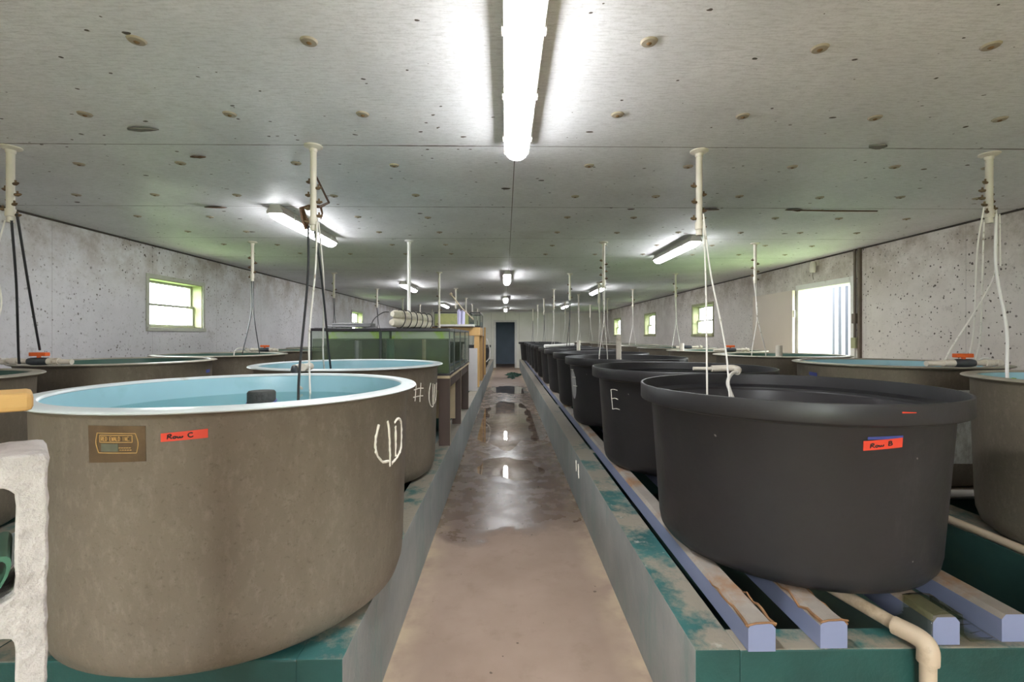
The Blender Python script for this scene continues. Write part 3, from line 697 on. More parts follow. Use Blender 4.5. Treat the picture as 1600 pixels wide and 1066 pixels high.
# --- black row
BB = .5045
B1 = make_black('black round tank in right foreground with orange Row B tape'); B1.location = (1.253, 2.127, BB)
rb = 'black round tanks right of the aisle'; B1['group'] = rb
ordn = ['second', 'third', 'fourth', 'fifth', 'sixth', 'seventh', 'eighth', 'ninth', 'tenth', 'eleventh', 'twelfth']
ex = {'second': ', marked with a white letter E', 'third': ', holding a white standpipe and chalk dashes'}
BR = [B1]
for i, y in enumerate((3.40, 4.98, 6.28, 7.72, 9.1, 10.45, 11.78, 13.1, 14.42, 15.75, 17.4)):
    BR.append(dup(B1, (1.253, y, BB), '%s black round tank along the aisle%s' % (ordn[i], ex.get(ordn[i], ' counting from the front')), rb))
b_ = BR[-1]; b_.scale = (1.18, 1.18, 1.0); b_.location.x = 1.22
tp2 = patch(B1, 'tape_strip', 'blue_tape', blk_r, -95.5, -83.6, .552, .556, .561, .566, .0016); tp2['label'] = 'blue tape under the orange one'
tp = patch(B1, 'tape_strip', 'red_tape', blk_r, -96.8, -83.8, .515, .527, .547, .559, .0024); tp['label'] = 'orange tape reading Row B'
strokes(B1, 'handwriting', 'ink', blk_r, [[(a, z_+.001*(a+96)*.9) for a, z_ in ln] for ln in rowtext(-94.7, .523, .014, 2.2, 'B')], .0018, .003, parent=tp)
patch(B1, 'tape_scrap', 'red_tape', lambda z: .622, -88.6, -84.2, .648, .648, .653, .651, .001)
strokes(BR[1], 'chalk_letter', 'chalk', blk_r, [[(-161.2, .532), (-160.6, .40)], [(-161.2, .532), (-157.5, .537), (-153.8, .534)], [(-160.9, .470), (-157, .478), (-153.6, .474)], [(-160.6, .400), (-156.5, .409), (-152.5, .408)]], .0023, 0, .0012)
strokes(BR[2], 'chalk_dashes', 'chalk', blk_r, [[(-178, .545), (-168, .55)], [(-173, .47), (-163, .475)], [(-171, .385), (-161, .388)]], .003, 0, .001)
b = MB(); vs = [cyl_pt(blk_r(.40)+.001, -171, .40)]; n = 24
vs += [cyl_pt(blk_r(.40+.15*math.sin(2*pi*k/n))+.0012, -171+8*math.cos(2*pi*k/n), .40+.15*math.sin(2*pi*k/n)) for k in range(n)]
b.add(vs, [(0, 1+k, 1+(k+1) % n) for k in range(n)]); b.build('scuff_mark', 'chalk_g', BR[2])
for i, q in enumerate(BR[1:]):
    w = disc_water(q, .597 if i < 10 else .70, .6155, 'water_dark', 'dark still water in the %s black tank' % ordn[i])

# ------------------------------------------------------------------ air drop pipes
def drop_pipe(x, y, length, label, group, rad=.026, valves=5, tubes=(), clean=False, elong=0):
    r = empty('hanging_air_pipe', (x, y, H), label, 'drop pipe', group)
    m = 'pvc_clean' if clean else 'pvc'
    MB().lathe([(0, 0), (.05, 0), (.05, -.006), (.04, -.013), (rad+.005, -.018), (rad+.003, -.035), (0, -.035)], 28).build('flange', m, r)
    MB().tube([(0, 0, -.02), (0, 0, -length+.05)], rad, 16).build('pipe', m, r)
    MB().lathe([(0, -length+.075), (rad+.005, -length+.075), (rad+.005, -length+.035), (rad+.0005, -length+.03), (rad, -length), (0, -length)], 20).build('end_cap', m, r)
    for k in range(valves):
        a = (0 if k % 2 else pi)+random.uniform(-.5, .5); zz = -length*(.42+.48*k/max(1, valves-1))
        d = Vector((math.cos(a), math.sin(a), 0))
        p = Vector((0, 0, zz))
        MB().tube([p+d*(rad-.004), p+d*(rad+.014), p+d*(rad+.03)+Vector((0, 0, .004))], [.007, .010, .005], 7).tube([p+d*(rad+.012)+Vector((0, 0, .02)), p+d*(rad+.013)+Vector((0, 0, -.004))], .005, 6).build('valve', 'brass', r)
    for (mt, tr, pts) in tubes:
        MB().tube(smoothpath([Vector(p)-Vector((x, y, H)) for p in pts], 8), tr, 7).build('air_tube', mt, r)
    return r
g_l, g_c, g_b, g_r = 'drop pipes over the left-wall tanks', 'drop pipes over the left aisle row', 'drop pipes over the black tanks', 'drop pipes over the right-wall tanks'
tb_, tw_ = 'tube_b', 'tube_w'
drop_pipe(-2.75, 2.69, .42, 'nearest white drop pipe at left edge of photo with black tubes', g_l, .019, 8, [
    (tb_, .0065, [(-2.735, 2.68, 2.04), (-2.83, 2.8, 1.7), (-2.968, 2.95, 1.28), (-2.99, 2.98, 1.23)]), (tb_, .0065, [(-2.715, 2.69, 2.08), (-2.85, 2.9, 1.65), (-2.975, 3.09, 1.31)]),
    (tw_, .004, [(-2.77, 2.68, 2.04), (-2.76, 2.62, 1.8), (-2.72, 2.6, 1.5), (-2.9, 2.5, 1.12)])])
drop_pipe(-1.06, 2.65, .47, 'white drop pipe above the Row C tank', g_c, .017, 7, [
    (tb_, .0062, [(-1.08, 2.63, 2.0), (-1.05, 2.55, 1.7), (-.985, 2.3, 1.25), (-.958, 2.22, 1.09)]), (tb_, .0062, [(-1.06, 2.66, 2.0), (-1.055, 2.75, 1.75), (-1.085, 2.95, 1.30), (-1.10, 3.05, 1.1)]),
    (tw_, .005, [(-1.035, 2.64, 2.03), (-1.03, 2.6, 1.75), (-1.045, 2.56, 1.42), (-1.02, 2.5, 1.20), (-1.0, 2.46, 1.1)]), (tw_, .005, [(-1.035, 2.66, 2.03), (-1.06, 2.8, 1.7), (-1.14, 3.0, 1.3), (-1.16, 3.1, 1.12)])])
drop_pipe(1.10, 2.69, .48, 'white drop pipe above the Row B tank', g_b, .0175, 6, [
    (tw_, .0048, [(1.12, 2.68, 2.06), (1.10, 2.6, 1.7), (1.03, 2.42, 1.2), (1.015, 2.38, 1.06)]), (tw_, .0048, [(1.12, 2.68, 2.09), (1.135, 2.62, 1.75), (1.16, 2.5, 1.35), (1.13, 2.38, 1.06)])])
drop_pipe(2.79, 2.71, .40, 'mud-caked drop pipe at right edge of photo with white strings', g_r, .018, 10, [
    (tw_, .0045, [(2.75, 2.70, 2.14), (2.76, 2.75, 1.9), (2.85, 2.86, 1.45), (2.86, 2.9, 1.28)]), (tw_, .0045, [(2.77, 2.72, 2.06), (2.80, 2.76, 1.75), (2.91, 2.88, 1.4), (2.92, 2.92, 1.24)]),
    (tw_, .0045, [(2.83, 2.71, 2.14), (2.83, 2.71, 1.8), (2.77, 2.74, 1.6), (2.69, 2.83, 1.34), (2.66, 2.85, 1.25)]), ('pvc_clean', .0075, [(2.82, 2.70, 2.1), (2.80, 2.68, 1.78), (2.72, 2.55, 1.45), (2.585, 2.42, 1.21), (2.57, 2.40, 1.10)]), (tw_, .004, [(2.84, 2.70, 2.1), (2.835, 2.69, 1.8)])])
def std_tubes(x, y, ln, mt, spread=.09):
    zb = H-ln; s = random.uniform(-.05, .05)
    return [(mt, .0055, [(x-.012, y, zb+.02), (x+s*.4, y-.02, zb-.35), (x+s-spread, y-.06, 1.25), (x+s-spread-.01, y-.07, 1.12)]), (mt, .0055, [(x+.012, y, zb+.02), (x+s*.4+.012, y+.01, zb-.35), (x+s+spread, y+.04, 1.25), (x+s+spread+.01, y+.05, 1.12)])]
drop_pipe(-2.82, 5.36, .44, 'second white drop pipe over left-wall tanks, right of the left window', g_l, .017, 5, std_tubes(-2.82, 5.36, .44, tb_, .06))
drop_pipe(-1.06, 5.27, .885, 'long white pipe dropping to the roll on the aquariums', g_c, .019, 0, clean=True)
drop_pipe(1.10, 5.32, .50, 'second drop pipe over black tanks, spotted with brown valves', g_b, .017, 7, std_tubes(1.10, 5.32, .5, tw_, .05))
drop_pipe(2.83, 5.36, .46, 'second drop pipe over right-wall tanks, left of the open side door', g_r, .017, 6, std_tubes(2.83, 5.36, .46, tw_, .1))
wd = ['third', 'fourth', 'fifth', 'sixth', 'seventh']
for k in range(5):
    y = 8.0+2.68*k
    drop_pipe(-2.86, y, .42, '%s drop pipe over the left-wall tanks counting from the front' % wd[k], g_l, .018, 3 if k < 2 else 0, std_tubes(-2.86, y, .42, tb_, .08))
    drop_pipe(-1.09, y-.12, .45 if k else .95, '%s drop pipe over the left aisle row counting from the front' % wd[k], g_c, .018, 3 if k < 2 else 0, std_tubes(-1.09, y-.12, .45, tb_, .03) if k > 2 else ())
    drop_pipe(1.09, y+.03, .45, '%s drop pipe over the black tanks counting from the front' % wd[k], g_b, .018, 4 if k < 2 else 0, std_tubes(1.09, y+.03, .45, tb_ if k % 2 == 0 else tw_, .03))
    drop_pipe(2.87, y, .42, '%s drop pipe over the right-wall tanks counting from the front' % wd[k], g_r, .018, 4 if k < 2 else 0, std_tubes(2.87, y, .42, tw_, .08))
for k, y in enumerate((9.4, 12.0, 14.7)):
    drop_pipe(1.85, y, .42, '%s extra drop pipe between black and right-wall tanks' % ['nearest', 'middle', 'farthest'][k], 'extra drop pipes right of the black tanks', .022, 0, std_tubes(1.85, y, .42, tw_, .05))

# ------------------------------------------------------------------ inlet valves resting on tank rims
def inlet(x, y, z, label, length=.45, rz=0, handle=True, grp='inlet pipes across the tank rims'):
    r = empty('inlet_pipe', (x, y, z), label, 'inlet pipe', grp, rz)
    b = MB().tube([(.06, 0, 0), (length*.52, 0, -.003)], .017, 14); b.tube([(.055, 0, 0), (.13, 0, 0)], .022, 14); b.build('spout', 'pvc', r)
    MB().tube([(-.065, 0, 0), (-.045, 0, 0), (-.02, 0, 0), (.02, 0, 0), (.045, 0, 0), (.065, 0, 0)], [.021, .025, .026, .026, .025, .021], 14).build('valve_body', 'dkvalve', r)
    if handle:
        MB().box(-.05, .055, -.018, .018, .034, .058).tube([(0, 0, .02), (0, 0, .04)], .012, 8).build('valve_handle', 'orange', r, smooth=False, bevel=.004)
    b = MB().tube([(-.06, 0, 0), (-length*.48, 0, .002)], .017, 14); b.tube([(-.13, 0, 0), (-.17, 0, 0)], .023, 14).tube([(-.2, 0, 0), (-.23, 0, 0)], .022, 14); b.build('feed_pipe', 'pvc', r)
    MB().tube(smoothpath([(-.2, -.01, .015), (-.24, -.08, .024), (-.26, -.15, .016), (-.27, -.195, -.03), (-.27, -.205, -.12)]), .006, 7).build('hose_tail', 'tube_w', r)
    return r
inlet(-2.98, 3.09, 1.237, 'pipe with orange valve handle at left edge beside the wall', .40)
inlet(-3.03, 6.05, 1.225, 'small pipe with orange valve on left-wall tank beyond the window', .32)
inlet(2.78, 2.855, 1.235, 'pipe with orange-red valve between the two blue-lined right tanks', .44, rz=pi)
inlet(2.79, 5.87, 1.225, 'pipe with orange valve on green-lined right tank by the standpipe', .4, rz=pi)
inlet(2.85, 7.42, 1.225, 'small dark valve pipe on right-wall tanks farther back', .34, rz=pi, handle=False)
# elbow hooked on L1 rim
e = empty('inlet_elbow', (-1.12, 2.62, 1.215), 'dirty white elbow fitting with dark valve on back rim of the Row C tank', 'pipe fitting', 'elbow fittings on tank rims')
MB().tube([(-.022, -.02, .010), (-.022, .075, .012)], .019, 14).tube([(.024, -.025, .014), (.024, .075, .014)], .021, 14).tube([(-.022, .05, .012), (.024, .05, .014)], .018, 12).build('pipe_ends', 'pvc', e)
MB().tube(smoothpath([(-.022, -.02, .010), (-.012, -.045, -.004), (.006, -.06, -.028), (.016, -.07, -.05)], 5), [.018]*11+[.016, .015, .013, .012, .011], 12).build('valve_body', 'dkvalve', e)
MB().tube(smoothpath([(.016, -.07, -.05), (.03, -.09, -.075), (.06, -.12, -.09)]), .0065, 8).build('hose_tail', 'pvc', e)
e = empty('inlet_elbow', (1.25, 2.768, 1.2085), 'grey-white elbow pipe with hose loop on back rim of the Row B tank', 'pipe fitting', 'elbow fittings on tank rims')
MB().tube([(-.15, .01, 0), (-.05, 0, 0), (.05, 0, .004)], [.010, .010, .014], 12).tube([(-.045, 0, 0), (.04, 0, .003)], .019, 12).build('pipe_run', 'pvc', e)
MB().tube(smoothpath([(.035, 0, .003), (.075, -.008, .004), (.092, -.035, -.002), (.07, -.07, -.014)], 5), .019, 12).build('elbow', 'pvc', e)
MB().tube(smoothpath([(.07, -.07, -.014), (.02, -.11, -.022), (-.025, -.16, -.06), (-.03, -.19, -.10), (-.01, -.21, -.17)]), .0095, 10).build('hose_tail', 'tube_w', e)
# standpipes
for (x, y, zb, zt, rd, lab) in ((2.865, 4.95, .448, 1.30, .033, 'thick white standpipe rising from a green-lined right tank'), (1.17, 4.9, .545, 1.41, .026, 'white standpipe rising from the third black tank'),
                                (1.17, 7.6, .545, 1.325, .028, 'short white standpipe rising from the fifth black tank'), (2.57, 6.9, .448, 1.29, .03, 'pale standpipe in second green-lined tank along right wall')):
    o = MB().tube([(x, y, zb), (x, y, zt)], rd, 18).tube([(x, y, zt-.002), (x, y, zt+.002)], rd*.8, 18).build('standpipe', 'pvc'); tag(o, lab, 'standpipe', 'standpipes in the tanks')
o = MB().tube([(.76, 8.75, 1.212), (1.3, 9.05, 1.237)], .026, 12).tube([(.72, 8.73, 1.212), (.80, 8.77, 1.214)], .03, 12).build('loose_pipe', 'pvc_clean'); tag(o, 'white pipe lying across the rims of middle black tanks', 'pipe')

# ------------------------------------------------------------------ aquariums and stand
XA0, XA1 = -1.746, -.495
st = empty('aquarium_stand', (0, 0, .415), 'dark brown wooden stand carrying the aquariums above the left trough', 'stand')
for x0 in (XA0, XA1-.10):
    for y in (4.28, 5.34, 6.42):
        MB().box(x0, x0+.10, y, y+.022, 0, .605, [0, 0, 0, 1, 0, 1]).build('leg', ['stand', 'raw_edge'], st, smooth=False)
for y in (4.268, 5.328, 6.408): MB().box(XA0, XA1-.005, y-.0, y+.012, .50, .605).build('cross_rail', 'stand', st, smooth=False)
for x in (XA0+.012, XA1-.034): MB().box(x, x+.022, 4.302, 6.408, .515, .605).build('side_rail', 'stand', st, smooth=False)
MB().box(XA0, XA1, 4.26, 6.62, .605, .628, [0, 0, 1, 1, 0, 1]).build('table_top', ['stand', 'raw_edge'], st, smooth=False)
MB().box(XA1-.22, XA1-.025, 4.95, 4.97, .13, .50).build('back_board', 'raw_edge', st, smooth=False)
def aquarium(x0, x1, y0, y1, z0, z1, label, wl=.78, water_=True, lid=True, algae=True, stained=False):
    r = empty('aquarium', ((x0+x1)/2, (y0+y1)/2, z0), label, 'aquarium', 'glass aquariums on the stand')
    hx, hy, h = (x1-x0)/2, (y1-y0)/2, z1-z0; g = .006
    b = MB(); b.box(-hx, hx, -hy, -hy+g, .004, h-.004).box(-hx, hx, hy-g, hy, .004, h-.004).box(-hx, -hx+g, -hy+g, hy-g, .004, h-.004).box(hx-g, hx, -hy+g, hy-g, .004, h-.004)
    b.build('glass', 'aq_glass', r, smooth=False)
    for nm, za, zb in (('top_frame', h-.024, h), ('bottom_frame', 0, .02)):
        b = MB(); e = .004; w = .014
        b.box(-hx-e, hx+e, -hy-e, -hy+w, za, zb).box(-hx-e, hx+e, hy-w, hy+e, za, zb).box(-hx-e, -hx+w, -hy+w, hy-w, za, zb).box(hx-w, hx+e, -hy+w, hy-w, za, zb)
        if nm == 'bottom_frame': b.box(-hx+w, hx-w, -hy+w, hy-w, 0, .008)
        b.build(nm, 'aq_frame', r, smooth=False, bevel=.002)
    b = MB()
    for sx in (-1, 1):
        for sy in (-1, 1): b.box(sx*hx-.005, sx*hx+.005, sy*hy-.005, sy*hy+.005, .02, h-.024)
    b.build('corner_seal', 'aq_seal', r, smooth=False)
    if algae: MB().box(-hx+g, hx-g, hy-g-.002, hy-g-.0005, h*wl-.01, h-.026).build('algae_film', 'algae_glass', r, smooth=False)
    if algae: MB().box(-hx+g+.001, hx-g-.001, hy-g-.0035, hy-g-.0025, .022, h*wl-.012).build('back_panel', 'murk_back', r, smooth=False)
    if stained: MB().box(-hx+g, hx-g, -hy+g+.0005, -hy+g+.003, .022, h-.03).build('stained_film', 'olive', r, smooth=False)
    if lid: MB().box(-hx+.02, hx-.02, -hy+.02, hy-.02, h, h+.005).box(-.05, .05, -hy+.03, -hy+.06, h+.005, h+.012).build('lid', 'lid_glass', r, smooth=False)
    if water_:
        o = MB().box(-hx+g+.003, hx-g-.003, -hy+g+.003, hy-g-.004, .022, h*wl).build('aquarium_water', 'murk', smooth=False, loc=r.location)
        tag(o, 'murky green water, '+label.replace('aquarium', 'tank'), 'water', 'water in the aquariums', 'stuff')
    return r
ZA0, ZA1 = 1.043, 1.468
XM = -1.118
AQ = [aquarium(XA0+.01, XM-.006, 4.29, 4.67, ZA0, ZA1, 'left front aquarium with bright green algae and a bubbling column'),
      aquarium(XM+.006, XA1-.006, 4.29, 4.67, ZA0, ZA1, 'right front aquarium with dark water and a yellowed standpipe'),]
for k, (a, c) in enumerate(((4.70, 5.30), (5.33, 5.93), (5.96, 6.56))):
    aquarium(XA1-.38, XA1-.006, a, c, ZA0, ZA1, ['aquarium end-on to the aisle, first behind the right front aquarium', 'aquarium end-on to the aisle, middle of the three', 'aquarium end-on to the aisle, farthest of the three'][k], algae=False)
    aquarium(XA0+.01, XA0+.62, a, c, ZA0, ZA1, ['aquarium behind the left front aquarium', 'second aquarium behind the left front aquarium', 'third aquarium behind the left front aquarium'][k], algae=False)
o = MB().tube([(-.735, 4.325, ZA0+.03), (-.735, 4.325, ZA1-.10)], .018, 14).build('standpipe', 'pvc_tan'); tag(o, 'yellowed standpipe inside the right front aquarium', 'standpipe')
o = MB().tube([(-1.33, 4.33, ZA0+.03), (-1.33, 4.33, ZA1-.11)], .034, 16).build('standpipe', 'lid'); tag(o, 'pale bubbling lift tube inside the left front aquarium', 'lift tube')
o = MB().tube([(-1.04, 4.335, ZA0+.03), (-1.04, 4.335, ZA1-.10)], .035, 14).build('filter_tube', 'green_plastic'); tag(o, 'green upright tube at left end of the right front aquarium', 'filter tube')
o = MB().box(-1.62, -1.22, 4.34, 4.6, ZA1+.0125, ZA1+.022).box(-1.60, -1.24, 4.42, 4.58, ZA1+.022, ZA1+.05).build('light_hood', 'lid', bevel=.008); tag(o, 'flat grey hood on top of the left front aquarium', 'hood')
# cream roll tied with cords on top of the tanks
rl_ = empty('filter_roll', (-1.09, 4.62, ZA1+.014), 'pair of cream fabric rolls tied with black cord on top of the aquariums', 'fabric roll')
def rollpts(dx, z): return [(dx, -.02, z), (dx+.02, .02, z), (dx+.06, .35, z), (dx+.12, .8, z), (dx+.16, 1.2, z)]
MB().tube(rollpts(-.0, .047), [.03, .045, .047, .046, .045], 20).tube([(-.0, -.02, .047), (.0, -.012, .047)], [.018, .03], 14).build('lower_roll', 'roll', rl_)
MB().tube([(p[0]+.005, p[1], p[2]+.082) for p in rollpts(.0, .047)], [.026, .04, .042, .041, .04], 20).build('upper_roll', 'roll', rl_)
for k in range(6):
    yy = .12+k*.19; dx = .03+.13*yy
    MB().tube([(dx+.056*math.cos(t)-.0, yy+.04*math.sin(t), .088+.094*math.sin(t)) for t in [2*pi*q/20 for q in range(21)]], .005, 6).build('cord', 'strap', rl_)
MB().tube(smoothpath([(-.04, .02, .15), (-.08, -.05, .14), (-.14, -.12, .08), (-.17, -.15, .0)]), .005, 6).build('loose_cord', 'strap', rl_)

# white board, plywood frame, shelf with upper aquarium
o = MB().box(-.66, -.497, 8.5, 8.53, .416, 1.18).build('white_board', 'white_board', smooth=False, bevel=.003); tag(o, 'white upright board standing on left kerb beyond the aquariums', 'board')
pf = empty('plywood_frame', (0, 9.2, .415), 'plywood frame stand carrying the upper aquarium on the left trough', 'stand')
for x in (-.60, -1.74):
    for y in (0, 1.3): MB().box(x, x+.10, y, y+.09, 0, .99).build('leg', 'ply', pf, smooth=False, bevel=.003)
for y in (-.02, 1.39): MB().box(-1.74, -.495, y, y+.02, .99, 1.15).build('cross_rail', 'ply', pf, smooth=False)
for x in (-1.74, -.52): MB().box(x, x+.022, .0, 1.39, .99, 1.15).build('side_rail', 'ply', pf, smooth=False)
MB().box(-1.76, -.60, -.10, 1.42, 1.15, 1.165).build('deck', 'stand', pf, smooth=False)
sh = MB().box(-1.24, -.60, 9.05, 9.42, 1.581, 1.62).build('white_tray', 'white_trim', smooth=False, bevel=.004); tag(sh, 'long white tray board under the upper aquarium', 'tray')
aquarium(-1.40, -.72, 9.45, 10.3, 1.581, 1.87, 'upper aquarium with yellow-green glass on the plywood frame', .80, False, False, False, True)
aquarium(-.70, -.50, 9.45, 10.55, 1.581, 1.87, 'narrow clear glass box right of the upper aquarium', .8, False, False, False)
lt = empty('lilac_canister', (-.85, 9.17, 1.62), 'pair of lilac upright canisters standing on the white tray', 'canister')
for dx in (-.035, .04): MB().lathe([(0, 0), (.03, 0), (.035, .01), (.04, .24), (.036, .26), (.025, .27), (.02, .29), (0, .29)], 20, M=Matrix.Translation((dx, 0, 0))).build('canister', 'lilac', lt)
o = MB().tube([(-1.03, 9.09, 2.19), (-.83, 9.10, 1.93), (-.62, 9.3, 1.72)], .012, 8).tube([(-1.045, 9.09, 2.21), (-1.02, 9.09, 2.18)], .03, 10).build('pole_net', 'pvc_tan'); tag(o, 'thin pole with white tip leaning above the lilac canisters', 'pole')
bd = empty('leaning_board', (-.54, 10.9, .416), 'weathered brown boards leaning beyond the plywood frame', 'board')
MB().box(0, .03, 0, .5, 0, .98).build('board', 'ply_dk', bd, smooth=False, bevel=.003)
MB().box(-.02, 0, .2, 1.0, 0, .90).build('board', 'ply_dk', bd, smooth=False, bevel=.003)
MB().box(.0, .045, 1.15, 1.22, 0, 1.2).build('post', 'ply', bd, smooth=False, bevel=.004)
o = MB().tube(smoothpath([(-.47, 12.13, 1.32), (-.42, 12.0, 1.2), (-.38, 11.9, .98), (-.40, 11.85, .85), (-.47, 11.8, .76)]), .014, 8).build('hanging_hose', 'pvc_clean'); tag(o, 'white hose hanging in a bow from the post beyond the boards', 'hose')
for k, y in enumerate((13.2, 14.6, 16.0)):
    q = dup(B1, (-1.10, y, .416), ['nearest', 'middle', 'farthest'][k]+' black tank left of the aisle beyond the plywood frame', 'black tanks at far end of left trough')
    for ch in list(q.children_recursive):
        if ch.name.split('.')[0] not in ('shell', 'rim', 'liner'): bpy.data.objects.remove(ch)

# ------------------------------------------------------------------ cinder blocks, plank, green sleeve
def rounded(x0, x1, y0, y1, r, n=4, jit=0):
    P = []
    for cx, cy, a in ((x1-r, y1-r, 0), (x0+r, y1-r, 90), (x0+r, y0+r, 180), (x1-r, y0+r, 270)):
        for k in range(n+1): P.append((cx+r*math.cos(R(a+90*k/n))+random.uniform(-jit, jit), cy+r*math.sin(R(a+90*k/n))+random.uniform(-jit, jit)))
    out = []
    for i, p in enumerate(P):   # subdivide long edges for a ragged outline
        q = P[(i+1) % len(P)]; d = math.dist(p, q); m = max(1, int(d/.012)) if jit else 1
        for k in range(m): out.append((p[0]+(q[0]-p[0])*k/m+random.uniform(-jit, jit), p[1]+(q[1]-p[1])*k/m+random.uniform(-jit, jit)))
    return out
def plate(name, outlines, depth, mat, parent=None):
    cu = bpy.data.curves.new(name, 'CURVE'); cu.dimensions = '2D'; cu.fill_mode = 'BOTH'; cu.extrude = depth/2; cu.bevel_depth = .003; cu.bevel_resolution = 1
    for pts in outlines:
        s = cu.splines.new('POLY'); s.points.add(len(pts)-1); s.use_cyclic_u = True
        for i, p in enumerate(pts): s.points[i].co = (p[0], p[1], 0, 1)
    tmp = bpy.data.objects.new(name, cu); COL.objects.link(tmp); bpy.context.view_layer.update()
    me = bpy.data.meshes.new_from_object(tmp.evaluated_get(bpy.context.evaluated_depsgraph_get()))
    bpy.data.objects.remove(tmp); me.materials.clear(); me.materials.append(MAT[mat])
    o = bpy.data.objects.new(name, me); COL.objects.link(o)
    if parent: o.parent = parent
    return o
BH = .380
blk = plate('cinder_block', [rounded(-.095, .095, 0, BH, .006, 2, .0012), rounded(-.073, .073, .030, .172, .018, 4, .0008), rounded(-.073, .073, .206, .350, .018, 4, .0008)], .11, 'cblock')
ang = R(45.0)   # the blocks face the camera corner-on from the left
def place_block(o, zb):
    # local x -> right along the face, local y -> up, local z -> towards camera
    n = Vector((math.sin(ang), -math.cos(ang), 0)); up = Vector((0, 0, 1)); rx = up.cross(n)
    M = Matrix((rx, up, n)).transposed().to_4x4()
    edge = Vector((-.568, .600, 0))
    M.translation = edge-rx*.098-n*.055+Vector((0, 0, zb+.006)); o.matrix_world = M
sl = MB().box(-.16, .16, -.13, .13, 0, .106).build('paving_slab', 'cblock', smooth=False, bevel=.006)
Mx = Matrix.Rotation(ang, 4, 'Z'); Mx.translation = Vector((-.568, .6, 0))-Vector((math.cos(ang), math.sin(ang), 0))*.098-Vector((math.sin(ang), -math.cos(ang), 0))*.055; sl.matrix_world = Mx
tag(sl, 'concrete slab on the floor under the cinder block stack', 'slab')
for k, lab in enumerate(('bottom block of the cinder block stack', 'middle block of the cinder block stack', 'grey cinder block standing on end at left edge with green sleeve inside')):
    q = blk if k == 0 else blk.copy()
    if k: COL.objects.link(q)
    place_block(q, .106+BH*k+.0005*k); tag(q, lab, 'cinder block', 'cinder blocks at left edge')
topM = blk.matrix_world.copy(); topM.translation.z = .106+2*BH+.001
# green flattened sleeve lying in the upper cell of the top block
b = MB(); n = 22
def ring(zz, k):
    out = []
    for i in range(n):
        a = 2*pi*i/n; u, v = .036*k*math.cos(a), .015*k*math.sin(a)
        c_, s_ = math.cos(R(58)), math.sin(R(58)); out.append((.044+u*c_-v*s_, .240+u*s_+v*c_, zz))
    return out
vs = ring(.054, 1)+ring(-.05, 1)+ring(.054, .82)+ring(-.05, .82)
fs = []
for i in range(n):
    j = (i+1) % n; fs += [(i, j, n+j, n+i), (2*n+i, 3*n+i, 3*n+j, 2*n+j), (i, 2*n+i, 2*n+j, j), (n+i, n+j, 3*n+j, 3*n+i)]
b.add(vs, fs); o = b.build('green_sleeve', 'green_plastic'); o.matrix_world = topM; tag(o, 'green plastic sleeve tucked inside the cinder block hole', 'sleeve')
# plank above the block
nrm = Vector((math.sin(ang), -math.cos(ang), 0)); rx = Vector((math.cos(ang), math.sin(ang), 0))
P0 = Vector((-.568, .6, 0))-nrm*.05
zt = .10+3*BH+.002
def oriented(name, mat, lo, hi, bevel):
    o = MB().box(lo[0], hi[0], lo[1], hi[1], lo[2], hi[2]).build(name, mat, smooth=False, bevel=bevel)
    M = Matrix((rx, -nrm, Vector((0, 0, 1)))).transposed().to_4x4(); M.translation = P0; o.matrix_world = M; return o
tag(oriented('wood_offcut', 'plank', (-.20, -.03, zt), (-.07, .10, zt+.062), .003), 'wood offcut under the tan plank on the cinder block', 'offcut')
tag(oriented('wooden_plank', 'plank', (-.55, -.02, zt+.063), (-.012, .06, zt+.086), .006), 'tan wooden plank end poking in at left edge above the cinder block', 'plank')

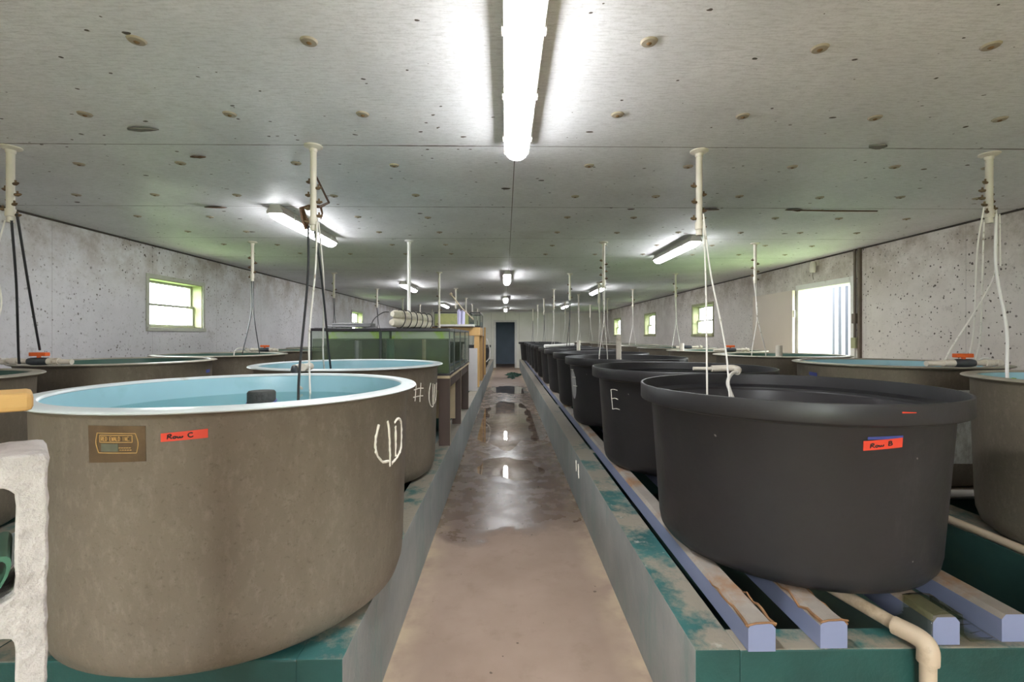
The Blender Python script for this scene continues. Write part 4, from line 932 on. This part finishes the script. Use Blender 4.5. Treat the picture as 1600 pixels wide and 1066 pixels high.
# ------------------------------------------------------------------ floor: puddle and net
def blob(name, mat, cx, cy, rx_, ry_, z, label, cat, seed):
    random.seed(seed); n = 90; ph = [random.uniform(0, 6.28) for _ in range(7)]
    vs = [(cx, cy, z)]
    for i in range(n):
        a = 2*pi*i/n; w = 1+sum(math.sin(a*(k+2)+ph[k])*.10/(k*.45+1) for k in range(7))
        x = cx+rx_*w*math.cos(a); y = cy+ry_*w*math.sin(a)
        vs.append((max(-.49, min(.588, x)), y, z))
    m = MB().add(vs, [(0, 1+i, 1+(i+1) % n) for i in range(n)]); o = m.build(name, mat, smooth=False)
    return tag(o, label, cat, 'puddles on the aisle floor', 'stuff')
blob('puddle', 'puddle', .02, 7.95, .52, 2.25, .0015, 'large mirror-like puddle across the middle of the aisle', 'puddle', 3)
blob('puddle', 'puddle', .10, 12.4, .5, .85, .0015, 'small far puddle in the aisle short of the green net', 'puddle', 5)
blob('puddle', 'puddle', .04, 5.05, .34, .42, .0015, 'thin wet sheet of water nearer than the large puddle', 'puddle', 11)
random.seed(21)
b = MB(); n, m = 40, 7; vs = [(.27, 16.8, .10)]; fs = []
edge = [1+.28*math.sin(3*2*pi*k/n+1)+.2*math.sin(7*2*pi*k/n)+random.uniform(-.16, .16) for k in range(n)]
for r_ in range(1, m+1):
    for k in range(n):
        a = 2*pi*k/n; q = r_/m*edge[k]
        vs.append((max(-.2, min(.575, .27+.25*q*math.cos(a))), 16.8+1.05*q*math.sin(a), .003 if r_ == m else max(.004, .1*(1-r_/m)+random.uniform(-.022, .03))))
fs += [(0, 1+k, 1+(k+1) % n) for k in range(n)]
for r_ in range(m-1):
    for k in range(n): fs.append((1+r_*n+k, 1+(r_+1)*n+k, 1+(r_+1)*n+(k+1) % n, 1+r_*n+(k+1) % n))
b.add(vs, fs); o = b.build('green_net', 'net', smooth=False)
tag(o, 'heap of dark green netting on the floor near the far doorway', 'net')

# ------------------------------------------------------------------ light, world, camera
w = bpy.data.worlds.new('world'); sc.world = w; w.use_nodes = True
bg = w.node_tree.nodes['Background']; bg.inputs[0].default_value = (.93, .97, 1, 1); bg.inputs[1].default_value = 13.0
cam = bpy.data.cameras.new('camera'); co = bpy.data.objects.new('camera', cam); COL.objects.link(co)
cam.sensor_width = 36; cam.lens = 745/1600*36; cam.clip_start = .02
co.location = (0, 0, 1.4); co.rotation_euler = (R(90), 0, R(-.81))
cam.shift_x = 0; cam.shift_y = -8/1600
sc.camera = co
sc.view_settings.view_transform = 'Standard'; sc.view_settings.look = 'None'; sc.view_settings.gamma = 1; sc.view_settings.use_curve_mapping = False
sc.view_settings.exposure = 1.12
sc.cycles.use_denoising = True; sc.cycles.max_bounces = 10; sc.cycles.diffuse_bounces = 6; sc.cycles.transparent_max_bounces = 24; sc.cycles.sample_clamp_indirect = 6
